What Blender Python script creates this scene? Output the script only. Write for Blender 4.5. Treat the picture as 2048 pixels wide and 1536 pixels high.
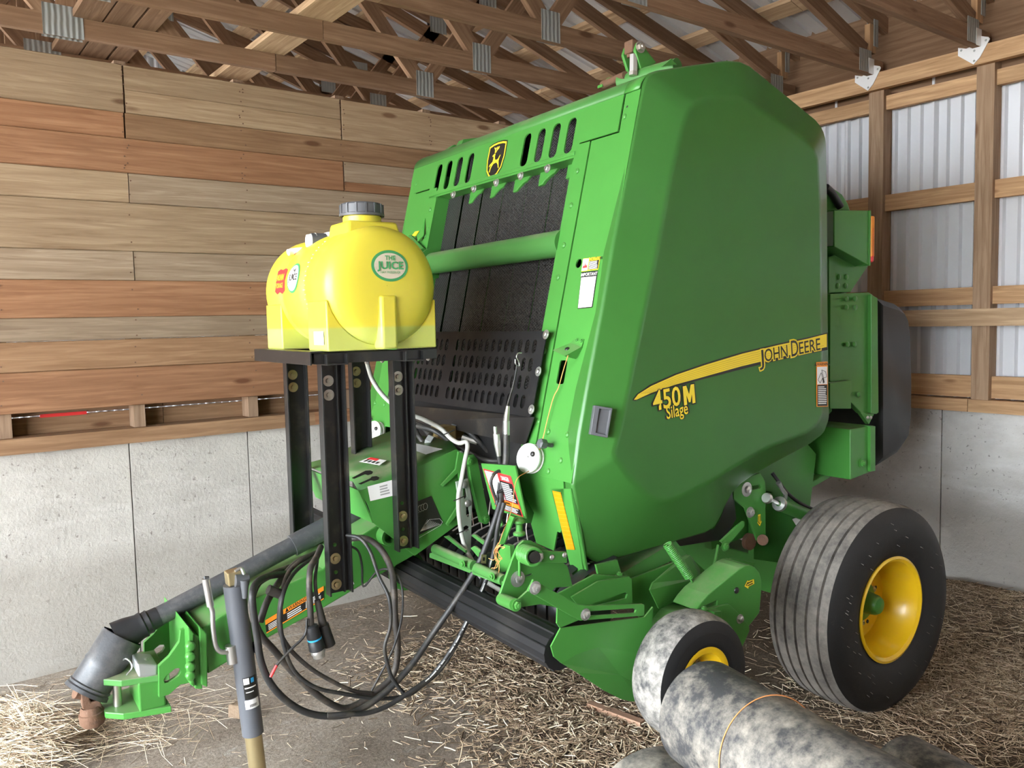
import bpy, bmesh, math, random
import numpy as np
from mathutils import Vector, Matrix
from mathutils.geometry import tessellate_polygon

SC = bpy.context.scene
for o in list(bpy.data.objects):
    bpy.data.objects.remove(o, do_unlink=True)
COL = SC.collection
RND = random.Random(7)

# ---------------------------------------------------------------- camera
FPX = 1660.0                                   # focal length in pixels of a 2048 px wide frame
CAM = Vector((0, 0, 1.70))
YAW, PIT, ROL = (math.radians(a) for a in (52.737, 4.3237, -1.3136))
_f = Vector((math.cos(YAW) * math.cos(PIT), math.sin(YAW) * math.cos(PIT), -math.sin(PIT)))
_r = _f.cross(Vector((0, 0, 1))).normalized()
_u = _r.cross(_f)
CR = _r * math.cos(ROL) + _u * math.sin(ROL)
CU = CR.cross(_f)
CF = _f
cam_data = bpy.data.cameras.new('camera')
cam_data.sensor_width = 36.0
cam_data.lens = FPX / 2048 * 36.0
cam_data.clip_start = 0.05
cam = bpy.data.objects.new('camera', cam_data)
COL.objects.link(cam)
m = Matrix.Identity(4)
for i, v in enumerate((CR, CU, -CF)):
    m[0][i], m[1][i], m[2][i] = v
m.translation = CAM
cam.matrix_world = m
SC.camera = cam

# ---------------------------------------------------------------- sky, sun, exposure
world = bpy.data.worlds.new('overcast_sky')
SC.world = world
world.use_nodes = True
wn = world.node_tree
wn.nodes['Background'].inputs[0].default_value = (0.86, 0.93, 1.0, 1)
wn.nodes['Background'].inputs[1].default_value = 5.0
sun_d = bpy.data.lights.new('hazy_sun', 'SUN')
sun_d.energy = 6.0
sun_d.angle = math.radians(12)
sun_d.color = (1, 0.96, 0.9)
sun = bpy.data.objects.new('hazy_sun', sun_d)
sun.rotation_euler = (math.radians(35), 0, math.radians(60))
COL.objects.link(sun)
SC.view_settings.view_transform = 'Standard'
SC.view_settings.look = 'None'
SC.view_settings.exposure = 2.42
SC.view_settings.gamma = 1.0
SC.view_settings.use_curve_mapping = False
SC.cycles.max_bounces = 10
SC.cycles.diffuse_bounces = 6
SC.cycles.glossy_bounces = 4
SC.cycles.sample_clamp_indirect = 6

# ---------------------------------------------------------------- measured frames
TH = math.radians(-3.5)                        # the baler stands 3.5 degrees off square to the barn
BXV = Vector((math.cos(TH), math.sin(TH), 0))
BYV = Vector((-math.sin(TH), math.cos(TH), 0))

def sight(u, v):
    return CR * ((u - 1024) / FPX) - CU * ((v - 768) / FPX) + CF

def tob(p):
    return Vector((p.dot(BXV), p.dot(BYV), p.z))

def S(u, v, y):                                # point of the baler's upright lengthwise plane y (baler frame)
    d = sight(u, v)
    return tob(CAM + d * (y / d.dot(BYV)))

def G(u, v, z):                                # point at height z (baler frame)
    d = sight(u, v)
    return tob(CAM + d * ((z - CAM.z) / d.z))

def XP(u, v, x):                               # point of the crosswise plane x (baler frame)
    d = sight(u, v)
    return tob(CAM + d * (x / d.dot(BXV)))

KF, XF = 0.24953, 1.43395                      # leaning front of the baler: x = XF + KF * z
FN = Vector((1, 0, -KF)).normalized()          # points rearward into the machine
FU = Vector((KF, 0, 1)).normalized()

def FP(u, v, off=0.0):                         # point of the leaning front plane, off metres further back
    d = sight(u, v)
    dx, dz = d.dot(BXV), d.z
    t = (XF + off + KF * CAM.z) / (dx - KF * dz)
    return tob(CAM + d * t)

def FQ(y, z, off=0.0):
    return Vector((XF + KF * z + off, y, z))

def WL(u, v, y):                               # barn frame: plane y
    d = sight(u, v)
    return CAM + d * (y / d.y)

# ---------------------------------------------------------------- materials
def _nt(name):
    mt = bpy.data.materials.new(name)
    mt.use_nodes = True
    nt = mt.node_tree
    return mt, nt, nt.nodes['Principled BSDF']

def _n(nt, t, **kw):
    n = nt.nodes.new(t)
    for k, v in kw.items():
        setattr(n, k, v)
    return n

def ramp(nt, fac, stops):
    r = _n(nt, 'ShaderNodeValToRGB')
    el = r.color_ramp.elements
    while len(el) < len(stops):
        el.new(0.5)
    for e, (p, c) in zip(el, stops):
        e.position = p
        e.color = (*c, 1) if len(c) == 3 else c
    nt.links.new(fac, r.inputs[0])
    return r.outputs[0]

def noise(nt, scale, detail=4, rough=0.55, vec=None, stretch=None, dist=0.0):
    n = _n(nt, 'ShaderNodeTexNoise')
    n.inputs['Scale'].default_value = scale
    n.inputs['Detail'].default_value = detail
    n.inputs['Roughness'].default_value = rough
    n.inputs['Distortion'].default_value = dist
    if vec is None:
        vec = _n(nt, 'ShaderNodeTexCoord').outputs['Object']
    if stretch:
        mp = _n(nt, 'ShaderNodeMapping')
        mp.inputs['Scale'].default_value = stretch
        nt.links.new(vec, mp.inputs[0])
        vec = mp.outputs[0]
    nt.links.new(vec, n.inputs['Vector'])
    return n.outputs['Fac']

def mix(nt, fac, a, b, mode='MIX'):
    x = _n(nt, 'ShaderNodeMix', data_type='RGBA', blend_type=mode)
    for sock, val in ((x.inputs[0], fac), (x.inputs[6], a), (x.inputs[7], b)):
        if hasattr(val, 'is_linked'):
            nt.links.new(val, sock)
        elif isinstance(val, (int, float)):
            sock.default_value = val
        else:
            sock.default_value = (*val, 1)
    return x.outputs[2]

def bump(nt, bsdf, h, strength=0.3, dist=0.01):
    b = _n(nt, 'ShaderNodeBump')
    b.inputs['Strength'].default_value = strength
    b.inputs['Distance'].default_value = dist
    nt.links.new(h, b.inputs['Height'])
    nt.links.new(b.outputs[0], bsdf.inputs['Normal'])

def mat_plain(name, col, rough=0.5, metal=0.0, coat=0.0, spec=0.5, dirt=None, dirt_scale=6, dirt_lo=0.5, dirt_hi=0.75, bmp=0.0, bscale=60):
    mt, nt, b = _nt(name)
    b.inputs['Base Color'].default_value = (*col, 1)
    b.inputs['Roughness'].default_value = rough
    b.inputs['Metallic'].default_value = metal
    b.inputs['Coat Weight'].default_value = coat
    b.inputs['Coat Roughness'].default_value = 0.08
    b.inputs['Specular IOR Level'].default_value = spec
    if dirt:
        f = ramp(nt, noise(nt, dirt_scale, 6, 0.65), [(dirt_lo, (0, 0, 0)), (dirt_hi, (1, 1, 1))])
        nt.links.new(mix(nt, f, col, dirt), b.inputs['Base Color'])
    if bmp:
        bump(nt, b, noise(nt, bscale, 5, 0.6), bmp, 0.01)
    return mt

def mat_green(name, col, rough=0.32, dust=0.25):
    """enamel paint; dust lies on surfaces that face up"""
    mt, nt, b = _nt(name)
    geo = _n(nt, 'ShaderNodeNewGeometry')
    sx = _n(nt, 'ShaderNodeSeparateXYZ')
    nt.links.new(geo.outputs['Normal'], sx.inputs[0])
    up = ramp(nt, sx.outputs['Z'], [(0.45, (0, 0, 0)), (0.95, (1, 1, 1))])
    nz = ramp(nt, noise(nt, 9, 7, 0.7), [(0.35, (0, 0, 0)), (0.75, (1, 1, 1))])
    ml = _n(nt, 'ShaderNodeMath', operation='MULTIPLY')
    nt.links.new(up, ml.inputs[0]); nt.links.new(nz, ml.inputs[1])
    m2 = _n(nt, 'ShaderNodeMath', operation='MULTIPLY')
    nt.links.new(ml.outputs[0], m2.inputs[0]); m2.inputs[1].default_value = dust * 2.2
    m2.use_clamp = True
    faint = ramp(nt, noise(nt, 3.5, 6, 0.6), [(0.3, tuple(c * 0.93 for c in col)), (0.7, tuple(min(1, c * 1.06) for c in col))])
    nt.links.new(mix(nt, m2.outputs[0], faint, (0.30, 0.27, 0.19)), b.inputs['Base Color'])
    rr = ramp(nt, m2.outputs[0], [(0, (rough,) * 3), (0.6, (0.8,) * 3)])
    nt.links.new(rr, b.inputs['Roughness'])
    b.inputs['Specular IOR Level'].default_value = 0.32
    b.inputs['Coat Weight'].default_value = 0.08
    b.inputs['Coat Roughness'].default_value = 0.12
    return mt

def mat_wood(name, rings=1.0, contrast=1.0):
    """sawn lumber: the board's own tint comes from its object colour, grain runs along its length (local x)"""
    mt, nt, b = _nt(name)
    oi = _n(nt, 'ShaderNodeObjectInfo')
    tc = _n(nt, 'ShaderNodeTexCoord')
    off = _n(nt, 'ShaderNodeVectorMath', operation='MULTIPLY_ADD')
    nt.links.new(oi.outputs['Random'], off.inputs[0])
    off.inputs[1].default_value = (37.0, 11.0, 5.0)
    nt.links.new(tc.outputs['Object'], off.inputs[2])
    v = off.outputs[0]
    grain = noise(nt, 9, 8, 0.62, v, (0.30, 6.0, 6.0), 0.8)
    g2 = noise(nt, 3.2, 4, 0.5, v, (0.28, 4.2, 4.2), 1.4)
    wv = _n(nt, 'ShaderNodeTexWave', wave_type='BANDS', bands_direction='Z')
    mp = _n(nt, 'ShaderNodeMapping'); mp.inputs['Scale'].default_value = (0.16, 1.0, 1.0)
    nt.links.new(v, mp.inputs[0]); nt.links.new(mp.outputs[0], wv.inputs[0])
    wv.inputs['Scale'].default_value = 6.0; wv.inputs['Distortion'].default_value = 9.0
    wv.inputs['Detail'].default_value = 2.5; wv.inputs['Detail Scale'].default_value = 1.3
    knot_v = _n(nt, 'ShaderNodeMapping'); knot_v.inputs['Scale'].default_value = (1.5, 5.0, 5.0)
    nt.links.new(v, knot_v.inputs[0])
    vor = _n(nt, 'ShaderNodeTexVoronoi'); vor.inputs['Scale'].default_value = 1.35
    nt.links.new(knot_v.outputs[0], vor.inputs['Vector'])
    kn = ramp(nt, vor.outputs['Distance'], [(0.07, (1, 1, 1)), (0.13, (0, 0, 0))])
    tint = oi.outputs['Color']
    dark = mix(nt, 1.0, tint, (0.64, 0.56, 0.49), 'MULTIPLY')
    light = mix(nt, 1.0, tint, (1.16, 1.15, 1.12), 'MULTIPLY')
    c1 = mix(nt, ramp(nt, grain, [(0.30, (0, 0, 0)), (0.72, (1, 1, 1))]), dark, light)
    c2 = mix(nt, ramp(nt, g2, [(0.42, (0, 0, 0)), (0.70, (0.55 * contrast,) * 3)]), c1, dark)
    c3 = mix(nt, ramp(nt, wv.outputs['Fac'], [(0.62, (0, 0, 0)), (0.98, (0.45 * rings,) * 3)]), c2, dark)
    kd = mix(nt, 1.0, tint, (0.40, 0.30, 0.24), 'MULTIPLY')
    c4 = mix(nt, kn, c3, kd)
    stain = ramp(nt, noise(nt, 1.3, 4, 0.6, v), [(0.55, (0, 0, 0)), (0.85, (0.45,) * 3)])
    c5 = mix(nt, stain, c4, mix(nt, 1.0, tint, (0.72, 0.72, 0.72), 'MULTIPLY'))
    nt.links.new(c5, b.inputs['Base Color'])
    b.inputs['Roughness'].default_value = 0.82
    b.inputs['Specular IOR Level'].default_value = 0.25
    bump(nt, b, grain, 0.35, 0.004)
    return mt

def mat_concrete(name='poured_concrete', k=(1.0, 1.0, 1.0)):
    mt, nt, b = _nt(name)
    tc = _n(nt, 'ShaderNodeTexCoord').outputs['Object']
    a = ramp(nt, noise(nt, 2.2, 8, 0.65, tc), [(0.3, (0.35, 0.328, 0.295)), (0.72, (0.50, 0.475, 0.43))])
    streak = ramp(nt, noise(nt, 3.0, 5, 0.6, tc, (0.7, 0.7, 3.2)), [(0.52, (0, 0, 0)), (0.75, (0.5,) * 3)])
    c = mix(nt, streak, a, (0.60, 0.578, 0.545))
    pit = ramp(nt, noise(nt, 42, 3, 0.6, tc), [(0.29, (1, 1, 1)), (0.36, (0, 0, 0))])
    c = mix(nt, pit, c, (0.22, 0.20, 0.18))
    sx = _n(nt, 'ShaderNodeSeparateXYZ'); nt.links.new(tc, sx.inputs[0])
    low = ramp(nt, sx.outputs['Z'], [(0.0, (0.6,) * 3), (0.12, (0, 0, 0))])
    c = mix(nt, low, c, (0.27, 0.245, 0.21))
    c = mix(nt, 1.0, c, k, 'MULTIPLY')
    nt.links.new(c, b.inputs['Base Color'])
    b.inputs['Roughness'].default_value = 0.9
    b.inputs['Specular IOR Level'].default_value = 0.2
    hsum = _n(nt, 'ShaderNodeMath', operation='ADD')
    nt.links.new(noise(nt, 14, 8, 0.7, tc), hsum.inputs[0]); nt.links.new(noise(nt, 60, 4, 0.6, tc), hsum.inputs[1])
    bump(nt, b, hsum.outputs[0], 0.35, 0.012)
    return mt

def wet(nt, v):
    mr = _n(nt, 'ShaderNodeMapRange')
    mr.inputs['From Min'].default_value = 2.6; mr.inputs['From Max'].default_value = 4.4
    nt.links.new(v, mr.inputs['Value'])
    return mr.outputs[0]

def mat_floor():
    mt, nt, b = _nt('dusty_concrete_floor')
    tc = _n(nt, 'ShaderNodeTexCoord').outputs['Object']
    a = ramp(nt, noise(nt, 1.4, 9, 0.7, tc), [(0.30, (0.25, 0.20, 0.155)), (0.52, (0.37, 0.31, 0.25)), (0.72, (0.50, 0.445, 0.385))])
    f = ramp(nt, noise(nt, 70, 4, 0.7, tc), [(0.35, (0.62,) * 3), (0.7, (1.12,) * 3)])
    c = mix(nt, 1.0, a, f, 'MULTIPLY')
    pale = ramp(nt, noise(nt, 2.6, 6, 0.75, tc, (1, 2.4, 1)), [(0.58, (0, 0, 0)), (0.70, (0.75,) * 3)])
    c = mix(nt, pale, c, (0.56, 0.52, 0.47))
    chip = ramp(nt, noise(nt, 160, 2, 0.5, tc), [(0.68, (0, 0, 0)), (0.73, (0.8,) * 3)])
    c = mix(nt, chip, c, (0.55, 0.47, 0.34))
    sx = _n(nt, 'ShaderNodeSeparateXYZ'); nt.links.new(tc, sx.inputs[0])
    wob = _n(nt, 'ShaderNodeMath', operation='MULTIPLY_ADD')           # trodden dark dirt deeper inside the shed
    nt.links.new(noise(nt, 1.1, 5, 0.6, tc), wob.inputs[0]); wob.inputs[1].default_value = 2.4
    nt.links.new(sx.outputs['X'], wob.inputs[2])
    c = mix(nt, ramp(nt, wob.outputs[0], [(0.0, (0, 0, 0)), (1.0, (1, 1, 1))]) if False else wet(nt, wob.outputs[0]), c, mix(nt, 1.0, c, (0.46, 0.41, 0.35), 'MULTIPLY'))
    nt.links.new(c, b.inputs['Base Color'])
    b.inputs['Roughness'].default_value = 0.95
    b.inputs['Specular IOR Level'].default_value = 0.15
    bump(nt, b, noise(nt, 26, 8, 0.75, tc), 0.7, 0.02)
    return mt

def mat_steel_sheet(name, col, rough=0.38, metal=0.55):
    mt, nt, b = _nt(name)
    c = ramp(nt, noise(nt, 1.1, 5, 0.6, None, (1, 1, 0.4)), [(0.3, tuple(x * 0.9 for x in col)), (0.7, col)])
    nt.links.new(c, b.inputs['Base Color'])
    b.inputs['Metallic'].default_value = metal
    b.inputs['Roughness'].default_value = rough
    return mt

def mat_rubber(name, base, dust, lo=0.45, hi=0.7, scale=14, rough=0.75, stretch=None):
    mt, nt, b = _nt(name)
    n1 = noise(nt, scale, 9, 0.75, None, stretch)
    n2 = noise(nt, scale * 0.22, 5, 0.6, None, stretch)
    ad = _n(nt, 'ShaderNodeMath', operation='MULTIPLY_ADD')
    nt.links.new(n1, ad.inputs[0]); ad.inputs[1].default_value = 0.55
    ml = _n(nt, 'ShaderNodeMath', operation='MULTIPLY'); nt.links.new(n2, ml.inputs[0]); ml.inputs[1].default_value = 0.5
    nt.links.new(ml.outputs[0], ad.inputs[2])
    f = ramp(nt, ad.outputs[0], [(lo, (0, 0, 0)), (hi, (1, 1, 1))])
    nt.links.new(mix(nt, f, base, dust), b.inputs['Base Color'])
    b.inputs['Roughness'].default_value = rough
    bump(nt, b, n1, 0.25, 0.006)
    return mt

def mat_belt():
    """woven diamond-top baler belt"""
    mt, nt, b = _nt('diamond_belt')
    tc = _n(nt, 'ShaderNodeTexCoord').outputs['Object']
    outs = []
    for ang in (32, -32):
        mp = _n(nt, 'ShaderNodeMapping')
        mp.inputs['Rotation'].default_value = (math.radians(ang), 0, 0)
        nt.links.new(tc, mp.inputs[0])
        w = _n(nt, 'ShaderNodeTexWave', wave_type='BANDS', bands_direction='Z')
        w.inputs['Scale'].default_value = 30.0
        nt.links.new(mp.outputs[0], w.inputs[0])
        outs.append(w.outputs['Fac'])
    mx = _n(nt, 'ShaderNodeMath', operation='MAXIMUM')
    nt.links.new(outs[0], mx.inputs[0]); nt.links.new(outs[1], mx.inputs[1])
    c = ramp(nt, mx.outputs[0], [(0.55, (0.005, 0.005, 0.006)), (0.95, (0.036, 0.035, 0.034))])
    d = ramp(nt, noise(nt, 2.5, 5, 0.6), [(0.45, (0, 0, 0)), (0.75, (0.35,) * 3)])
    nt.links.new(mix(nt, d, c, (0.05, 0.046, 0.042)), b.inputs['Base Color'])
    b.inputs['Roughness'].default_value = 0.42
    bump(nt, b, mx.outputs[0], 0.8, 0.004)
    return mt

def mat_tank():
    mt, nt, b = _nt('yellow_poly_tank')
    tc = _n(nt, 'ShaderNodeTexCoord').outputs['Object']
    sx = _n(nt, 'ShaderNodeSeparateXYZ'); nt.links.new(tc, sx.inputs[0])
    # the liquid inside shows through the wall below its level
    lv = ramp(nt, sx.outputs['Z'], [(0.075, (0.54, 0.58, 0.13)), (0.083, (0.66, 0.56, 0.05))])
    nt.links.new(lv, b.inputs['Base Color'])
    b.inputs['Roughness'].default_value = 0.38
    b.inputs['Subsurface Weight'].default_value = 0.25
    b.inputs['Subsurface Radius'].default_value = (0.06, 0.05, 0.01)
    return mt

M = dict(
    green=mat_green('green_enamel', (0.058, 0.232, 0.042)),
    green_panel_shaded=mat_green('green_moulded_panel_shaded', (0.038, 0.150, 0.027), 0.30, 0.2),  # enamel green darkened; the side panels' shade is put into this colour
    green_dirty=mat_green('dusty_green_enamel', (0.058, 0.200, 0.044), 0.5, 0.45),
    yellow=mat_plain('yellow_enamel', (0.80, 0.50, 0.012), 0.3, coat=0.3),
    decal_yellow=mat_plain('decal_yellow', (0.86, 0.66, 0.03), 0.35),
    decal_black=mat_plain('decal_black', (0.012, 0.012, 0.010), 0.4),
    white=mat_plain('label_white', (0.78, 0.78, 0.76), 0.5),
    cream=mat_plain('label_cream', (0.62, 0.54, 0.42), 0.55, dirt=(0.50, 0.42, 0.31), dirt_scale=30),
    orange=mat_plain('warning_orange', (0.85, 0.28, 0.02), 0.45),
    red=mat_plain('label_red', (0.72, 0.035, 0.035), 0.45),
    label_green=mat_plain('label_green', (0.05, 0.30, 0.10), 0.45),
    label_grey=mat_plain('label_grey', (0.33, 0.33, 0.32), 0.5),
    amber=mat_plain('amber_reflector', (0.62, 0.235, 0.004), 0.35),
    black_paint=mat_plain('black_paint', (0.014, 0.014, 0.014), 0.33, dirt=(0.10, 0.085, 0.06), dirt_scale=8, dirt_lo=0.55, dirt_hi=0.9),
    black_sheet=mat_plain('black_sheet_metal', (0.010, 0.010, 0.011), 0.5, spec=0.3, dirt=(0.028, 0.026, 0.024), dirt_scale=5),
    plastic=mat_plain('black_plastic', (0.017, 0.018, 0.020), 0.42),
    plastic_grey=mat_plain('grey_plastic', (0.085, 0.088, 0.095), 0.5),
    rubber=mat_plain('hose_rubber', (0.020, 0.020, 0.020), 0.5, dirt=(0.075, 0.065, 0.05), dirt_scale=12, bmp=0.1),
    conduit=mat_plain('dusty_conduit', (0.035, 0.030, 0.026), 0.6, dirt=(0.12, 0.095, 0.07), dirt_scale=20),
    zinc=mat_plain('zinc_plate', (0.62, 0.62, 0.60), 0.32, 0.9),
    zinc_yellow=mat_plain('yellow_zinc', (0.55, 0.45, 0.25), 0.35, 0.85),
    steel=mat_plain('bare_steel', (0.50, 0.47, 0.42), 0.4, 0.9, dirt=(0.22, 0.13, 0.07), dirt_scale=14),
    rust=mat_plain('rusty_steel', (0.16, 0.085, 0.05), 0.8, 0.2, dirt=(0.07, 0.045, 0.035), dirt_scale=18, bmp=0.4),
    bright_zinc=mat_plain('bright_zinc', (0.80, 0.80, 0.80), 0.35, 0.3),
    galv=mat_plain('galvanised_plate', (0.42, 0.44, 0.43), 0.45, 0.6),
    jack=mat_plain('grey_jack_paint', (0.095, 0.10, 0.112), 0.4),
    clear=mat_plain('braided_clear_hose', (0.42, 0.42, 0.38), 0.35),
    twine=mat_plain('orange_twine', (0.72, 0.30, 0.10), 0.8),
    belt=mat_belt(), tank=mat_tank(),
    wood=mat_wood('weathered_boards', 0.7, 1.0), lumber=mat_wood('rough_lumber', 0.9, 0.9),
    concrete=mat_concrete(), lit_concrete=mat_concrete('lit_wall_concrete', (1.32, 1.36, 1.42)), floor=mat_floor(),  # second concrete is brightened to put the right wall's light into its colour
    siding=mat_steel_sheet('galvanised_siding', (0.74, 0.75, 0.78), 0.40, 0.3),
    roofing=mat_steel_sheet('bare_roof_steel', (0.72, 0.73, 0.74), 0.42, 0.35),
    tyre=mat_rubber('dry_mud_tyre_tread', (0.045, 0.042, 0.040), (0.27, 0.24, 0.205), 0.36, 0.66, 16),
    tyre_side=mat_rubber('black_tyre_sidewall', (0.010, 0.010, 0.010), (0.06, 0.055, 0.05), 0.62, 0.85, 16, 0.6),
    roll=mat_rubber('worn_rubber_sheet', (0.045, 0.046, 0.049), (0.44, 0.40, 0.33), 0.46, 0.72, 22, 0.55),
    shield=mat_rubber('scuffed_plastic_shield', (0.050, 0.052, 0.056), (0.20, 0.19, 0.18), 0.5, 0.85, 20, 0.4),
    gravel=mat_plain('gravel_yard', (0.46, 0.43, 0.39), 0.95, dirt=(0.33, 0.31, 0.28), dirt_scale=20),
    straw=None,
)

def mat_straw(name, a, b_, c_):
    mt, nt, b = _nt(name)
    at = _n(nt, 'ShaderNodeAttribute', attribute_name='tone')
    nt.links.new(ramp(nt, at.outputs['Fac'], [(0.0, a), (0.5, b_), (1.0, c_)]), b.inputs['Base Color'])
    b.inputs['Roughness'].default_value = 0.75
    b.inputs['Specular IOR Level'].default_value = 0.3
    return mt
M['straw'] = mat_straw('loose_straw', (0.13, 0.085, 0.052), (0.42, 0.31, 0.20), (0.92, 0.80, 0.60))

# ---------------------------------------------------------------- mesh helpers
class MB:
    def __init__(s):
        s.v, s.f = [], []

    def add(s, vs, fs):
        k = len(s.v)
        s.v += [Vector(p) for p in vs]
        s.f += [tuple(i + k for i in f) for f in fs]
        return s

    def box(s, c, size, ax=None):
        c = Vector(c)
        ax = ax or (Vector((1, 0, 0)), Vector((0, 1, 0)), Vector((0, 0, 1)))
        h = [a * (q / 2) for a, q in zip(ax, size)]
        vs = [c + h[0] * i + h[1] * j + h[2] * k for i in (-1, 1) for j in (-1, 1) for k in (-1, 1)]
        return s.add(vs, [(0, 1, 3, 2), (4, 6, 7, 5), (0, 4, 5, 1), (2, 3, 7, 6), (0, 2, 6, 4), (1, 5, 7, 3)])

    def prism(s, poly, vec):
        n = len(poly)
        poly = [Vector(p) for p in poly]
        vec = Vector(vec)
        k = len(s.v)
        s.v += poly + [p + vec for p in poly]
        s.f.append(tuple(k + i for i in range(n)))
        s.f.append(tuple(k + n + i for i in reversed(range(n))))
        for i in range(n):
            j = (i + 1) % n
            s.f.append((k + j, k + i, k + n + i, k + n + j))
        return s

    def plate(s, outer, holes, fn, vec):
        """flat plate: 2-D outline with holes, mapped to space by fn, vec thick"""
        loops = [outer] + list(holes)
        flat = [p for l in loops for p in l]
        tri = tessellate_polygon([[Vector((p[0], p[1], 0)) for p in l] for l in loops])
        n = len(flat)
        a = [Vector(fn(*p)) for p in flat]
        vec = Vector(vec)
        k = len(s.v)
        s.v += a + [p + vec for p in a]
        for t in tri:
            s.f.append(tuple(k + i for i in t))
            s.f.append(tuple(k + n + i for i in reversed(t)))
        q = 0
        for l in loops:
            for i in range(len(l)):
                j = (i + 1) % len(l)
                s.f.append((k + q + j, k + q + i, k + n + q + i, k + n + q + j))
            q += len(l)
        return s

    def rings(s, rings, closed_u=True, cap0=False, cap1=False, closed_v=False):
        n = len(rings[0])
        k = len(s.v)
        for r in rings:
            s.v += [Vector(p) for p in r]
        m_ = len(rings)
        for a in range(m_ if closed_v else m_ - 1):
            b = (a + 1) % m_
            for i in range(n if closed_u else n - 1):
                j = (i + 1) % n
                s.f.append((k + a * n + i, k + a * n + j, k + b * n + j, k + b * n + i))
        if cap0:
            s.f.append(tuple(k + i for i in reversed(range(n))))
        if cap1:
            s.f.append(tuple(k + (m_ - 1) * n + i for i in range(n)))
        return s

    def tube(s, pts, r, n=10, caps=True):
        pts = [Vector(p) for p in pts]
        rs = r if isinstance(r, (list, tuple)) else [r] * len(pts)
        rings = []
        t = (pts[1] - pts[0]).normalized()
        a = t.orthogonal().normalized()
        for i, p in enumerate(pts):
            t2 = (pts[min(i + 1, len(pts) - 1)] - pts[max(i - 1, 0)]).normalized()
            a = (a - t2 * a.dot(t2))
            if a.length < 1e-6:
                a = t2.orthogonal()
            a.normalize()
            b = t2.cross(a)
            rings.append([p + (a * math.cos(2 * math.pi * q / n) + b * math.sin(2 * math.pi * q / n)) * rs[i] for q in range(n)])
        return s.rings(rings, True, caps, caps)

    def lathe(s, prof, o, ax, n=24, a0=0.0, a1=2 * math.pi, ref=None):
        """prof: (distance along axis, radius)"""
        o, ax = Vector(o), Vector(ax).normalized()
        a = Vector(ref) if ref else ax.orthogonal()
        a = (a - ax * a.dot(ax)).normalized()
        b = ax.cross(a)
        full = abs(a1 - a0 - 2 * math.pi) < 1e-6
        cnt = n if full else n + 1
        rings = []
        for h, r in prof:
            rings.append([o + ax * h + (a * math.cos(a0 + (a1 - a0) * q / n) + b * math.sin(a0 + (a1 - a0) * q / n)) * max(r, 1e-5) for q in range(cnt)])
        return s.rings(rings, full)

    def mesh(s, name, mat, smooth=None, off=None):
        me = bpy.data.meshes.new(name)
        off = Vector(off) if off is not None else Vector((0, 0, 0))
        me.from_pydata([tuple(p - off) for p in s.v], [], s.f)
        bm = bmesh.new(); bm.from_mesh(me)
        bmesh.ops.recalc_face_normals(bm, faces=bm.faces)
        bm.to_mesh(me); bm.free()
        me.update()
        if mat:
            me.materials.append(M[mat] if isinstance(mat, str) else mat)
        if smooth:
            me.polygons.foreach_set('use_smooth', [True] * len(me.polygons))
            me.set_sharp_from_angle(angle=math.radians(smooth))
        return me

def link(name, me, parent=None):
    o = bpy.data.objects.new(name, me)
    COL.objects.link(o)
    if parent:
        o.parent = parent
    return o

BASE = {}                                      # root object name -> point its parts are measured from

def root_of(o):
    while o.parent:
        o = o.parent
    return o

def part(mb, name, mat, parent, smooth=40, bevel=0.0, label=None, kind=None):
    off = BASE.get(root_of(parent).name, Vector((0, 0, 0)))
    o = link(name, mb.mesh(name, mat, smooth, off), parent)
    if bevel:
        md = o.modifiers.new('edge', 'BEVEL')
        md.width = bevel; md.segments = 2; md.limit_method = 'ANGLE'; md.angle_limit = math.radians(35)
        md.harden_normals = False
    if label:
        o['label'] = label
    if kind:
        o['kind'] = kind
    return o

def thing(name, label, cat, base, frame='b', group=None):
    """Empty at the thing's base; its parts are given in the baler frame ('b') or the barn frame ('w')"""
    o = bpy.data.objects.new(name, None)
    o.empty_display_size = 0.1
    COL.objects.link(o)
    base = Vector(base)
    BASE[o.name] = base
    if frame == 'b':
        o.location = BXV * base.x + BYV * base.y + Vector((0, 0, base.z))
        o.rotation_euler = (0, 0, TH)
    else:
        o.location = base
    o['label'] = label; o['category'] = cat
    if group:
        o['group'] = group
    return o

def structure(name, mb=None, mat=None, smooth=None):
    o = link(name, mb.mesh(name, mat, smooth) if mb else None)
    o['kind'] = 'structure'
    return o

def beam(name, parent, p0, p1, w, d, side, color, mat='lumber', taper=0.0):
    """board from p0 to p1: d deep along 'side' direction's normal plane, w wide along side"""
    p0, p1 = Vector(p0), Vector(p1)
    x = (p1 - p0).normalized()
    y = Vector(side); y = (y - x * y.dot(x)).normalized()
    z = x.cross(y)
    L = (p1 - p0).length
    me = MB().box((0, 0, 0), (L, w, d)).mesh(name, mat)
    o = link(name, me, parent)
    mt = Matrix.Identity(4)
    for i, v in enumerate((x, y, z)):
        mt[0][i], mt[1][i], mt[2][i] = v
    mt.translation = (p0 + p1) / 2 - BASE.get(root_of(o).name, Vector((0, 0, 0)))
    o.matrix_local = mt
    o.color = (*color, 1)
    return o

def smooth_path(pts, k=6):
    pts = [Vector(p) for p in pts]
    out = []
    P = [pts[0] * 2 - pts[1]] + pts + [pts[-1] * 2 - pts[-2]]
    for i in range(1, len(P) - 2):
        a, b, c, d = P[i - 1], P[i], P[i + 1], P[i + 2]
        for q in range(k):
            t = q / k
            out.append(0.5 * ((2 * b) + (c - a) * t + (2 * a - 5 * b + 4 * c - d) * t * t + (3 * b - a - 3 * c + d) * t ** 3))
    out.append(pts[-1])
    return out

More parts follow.
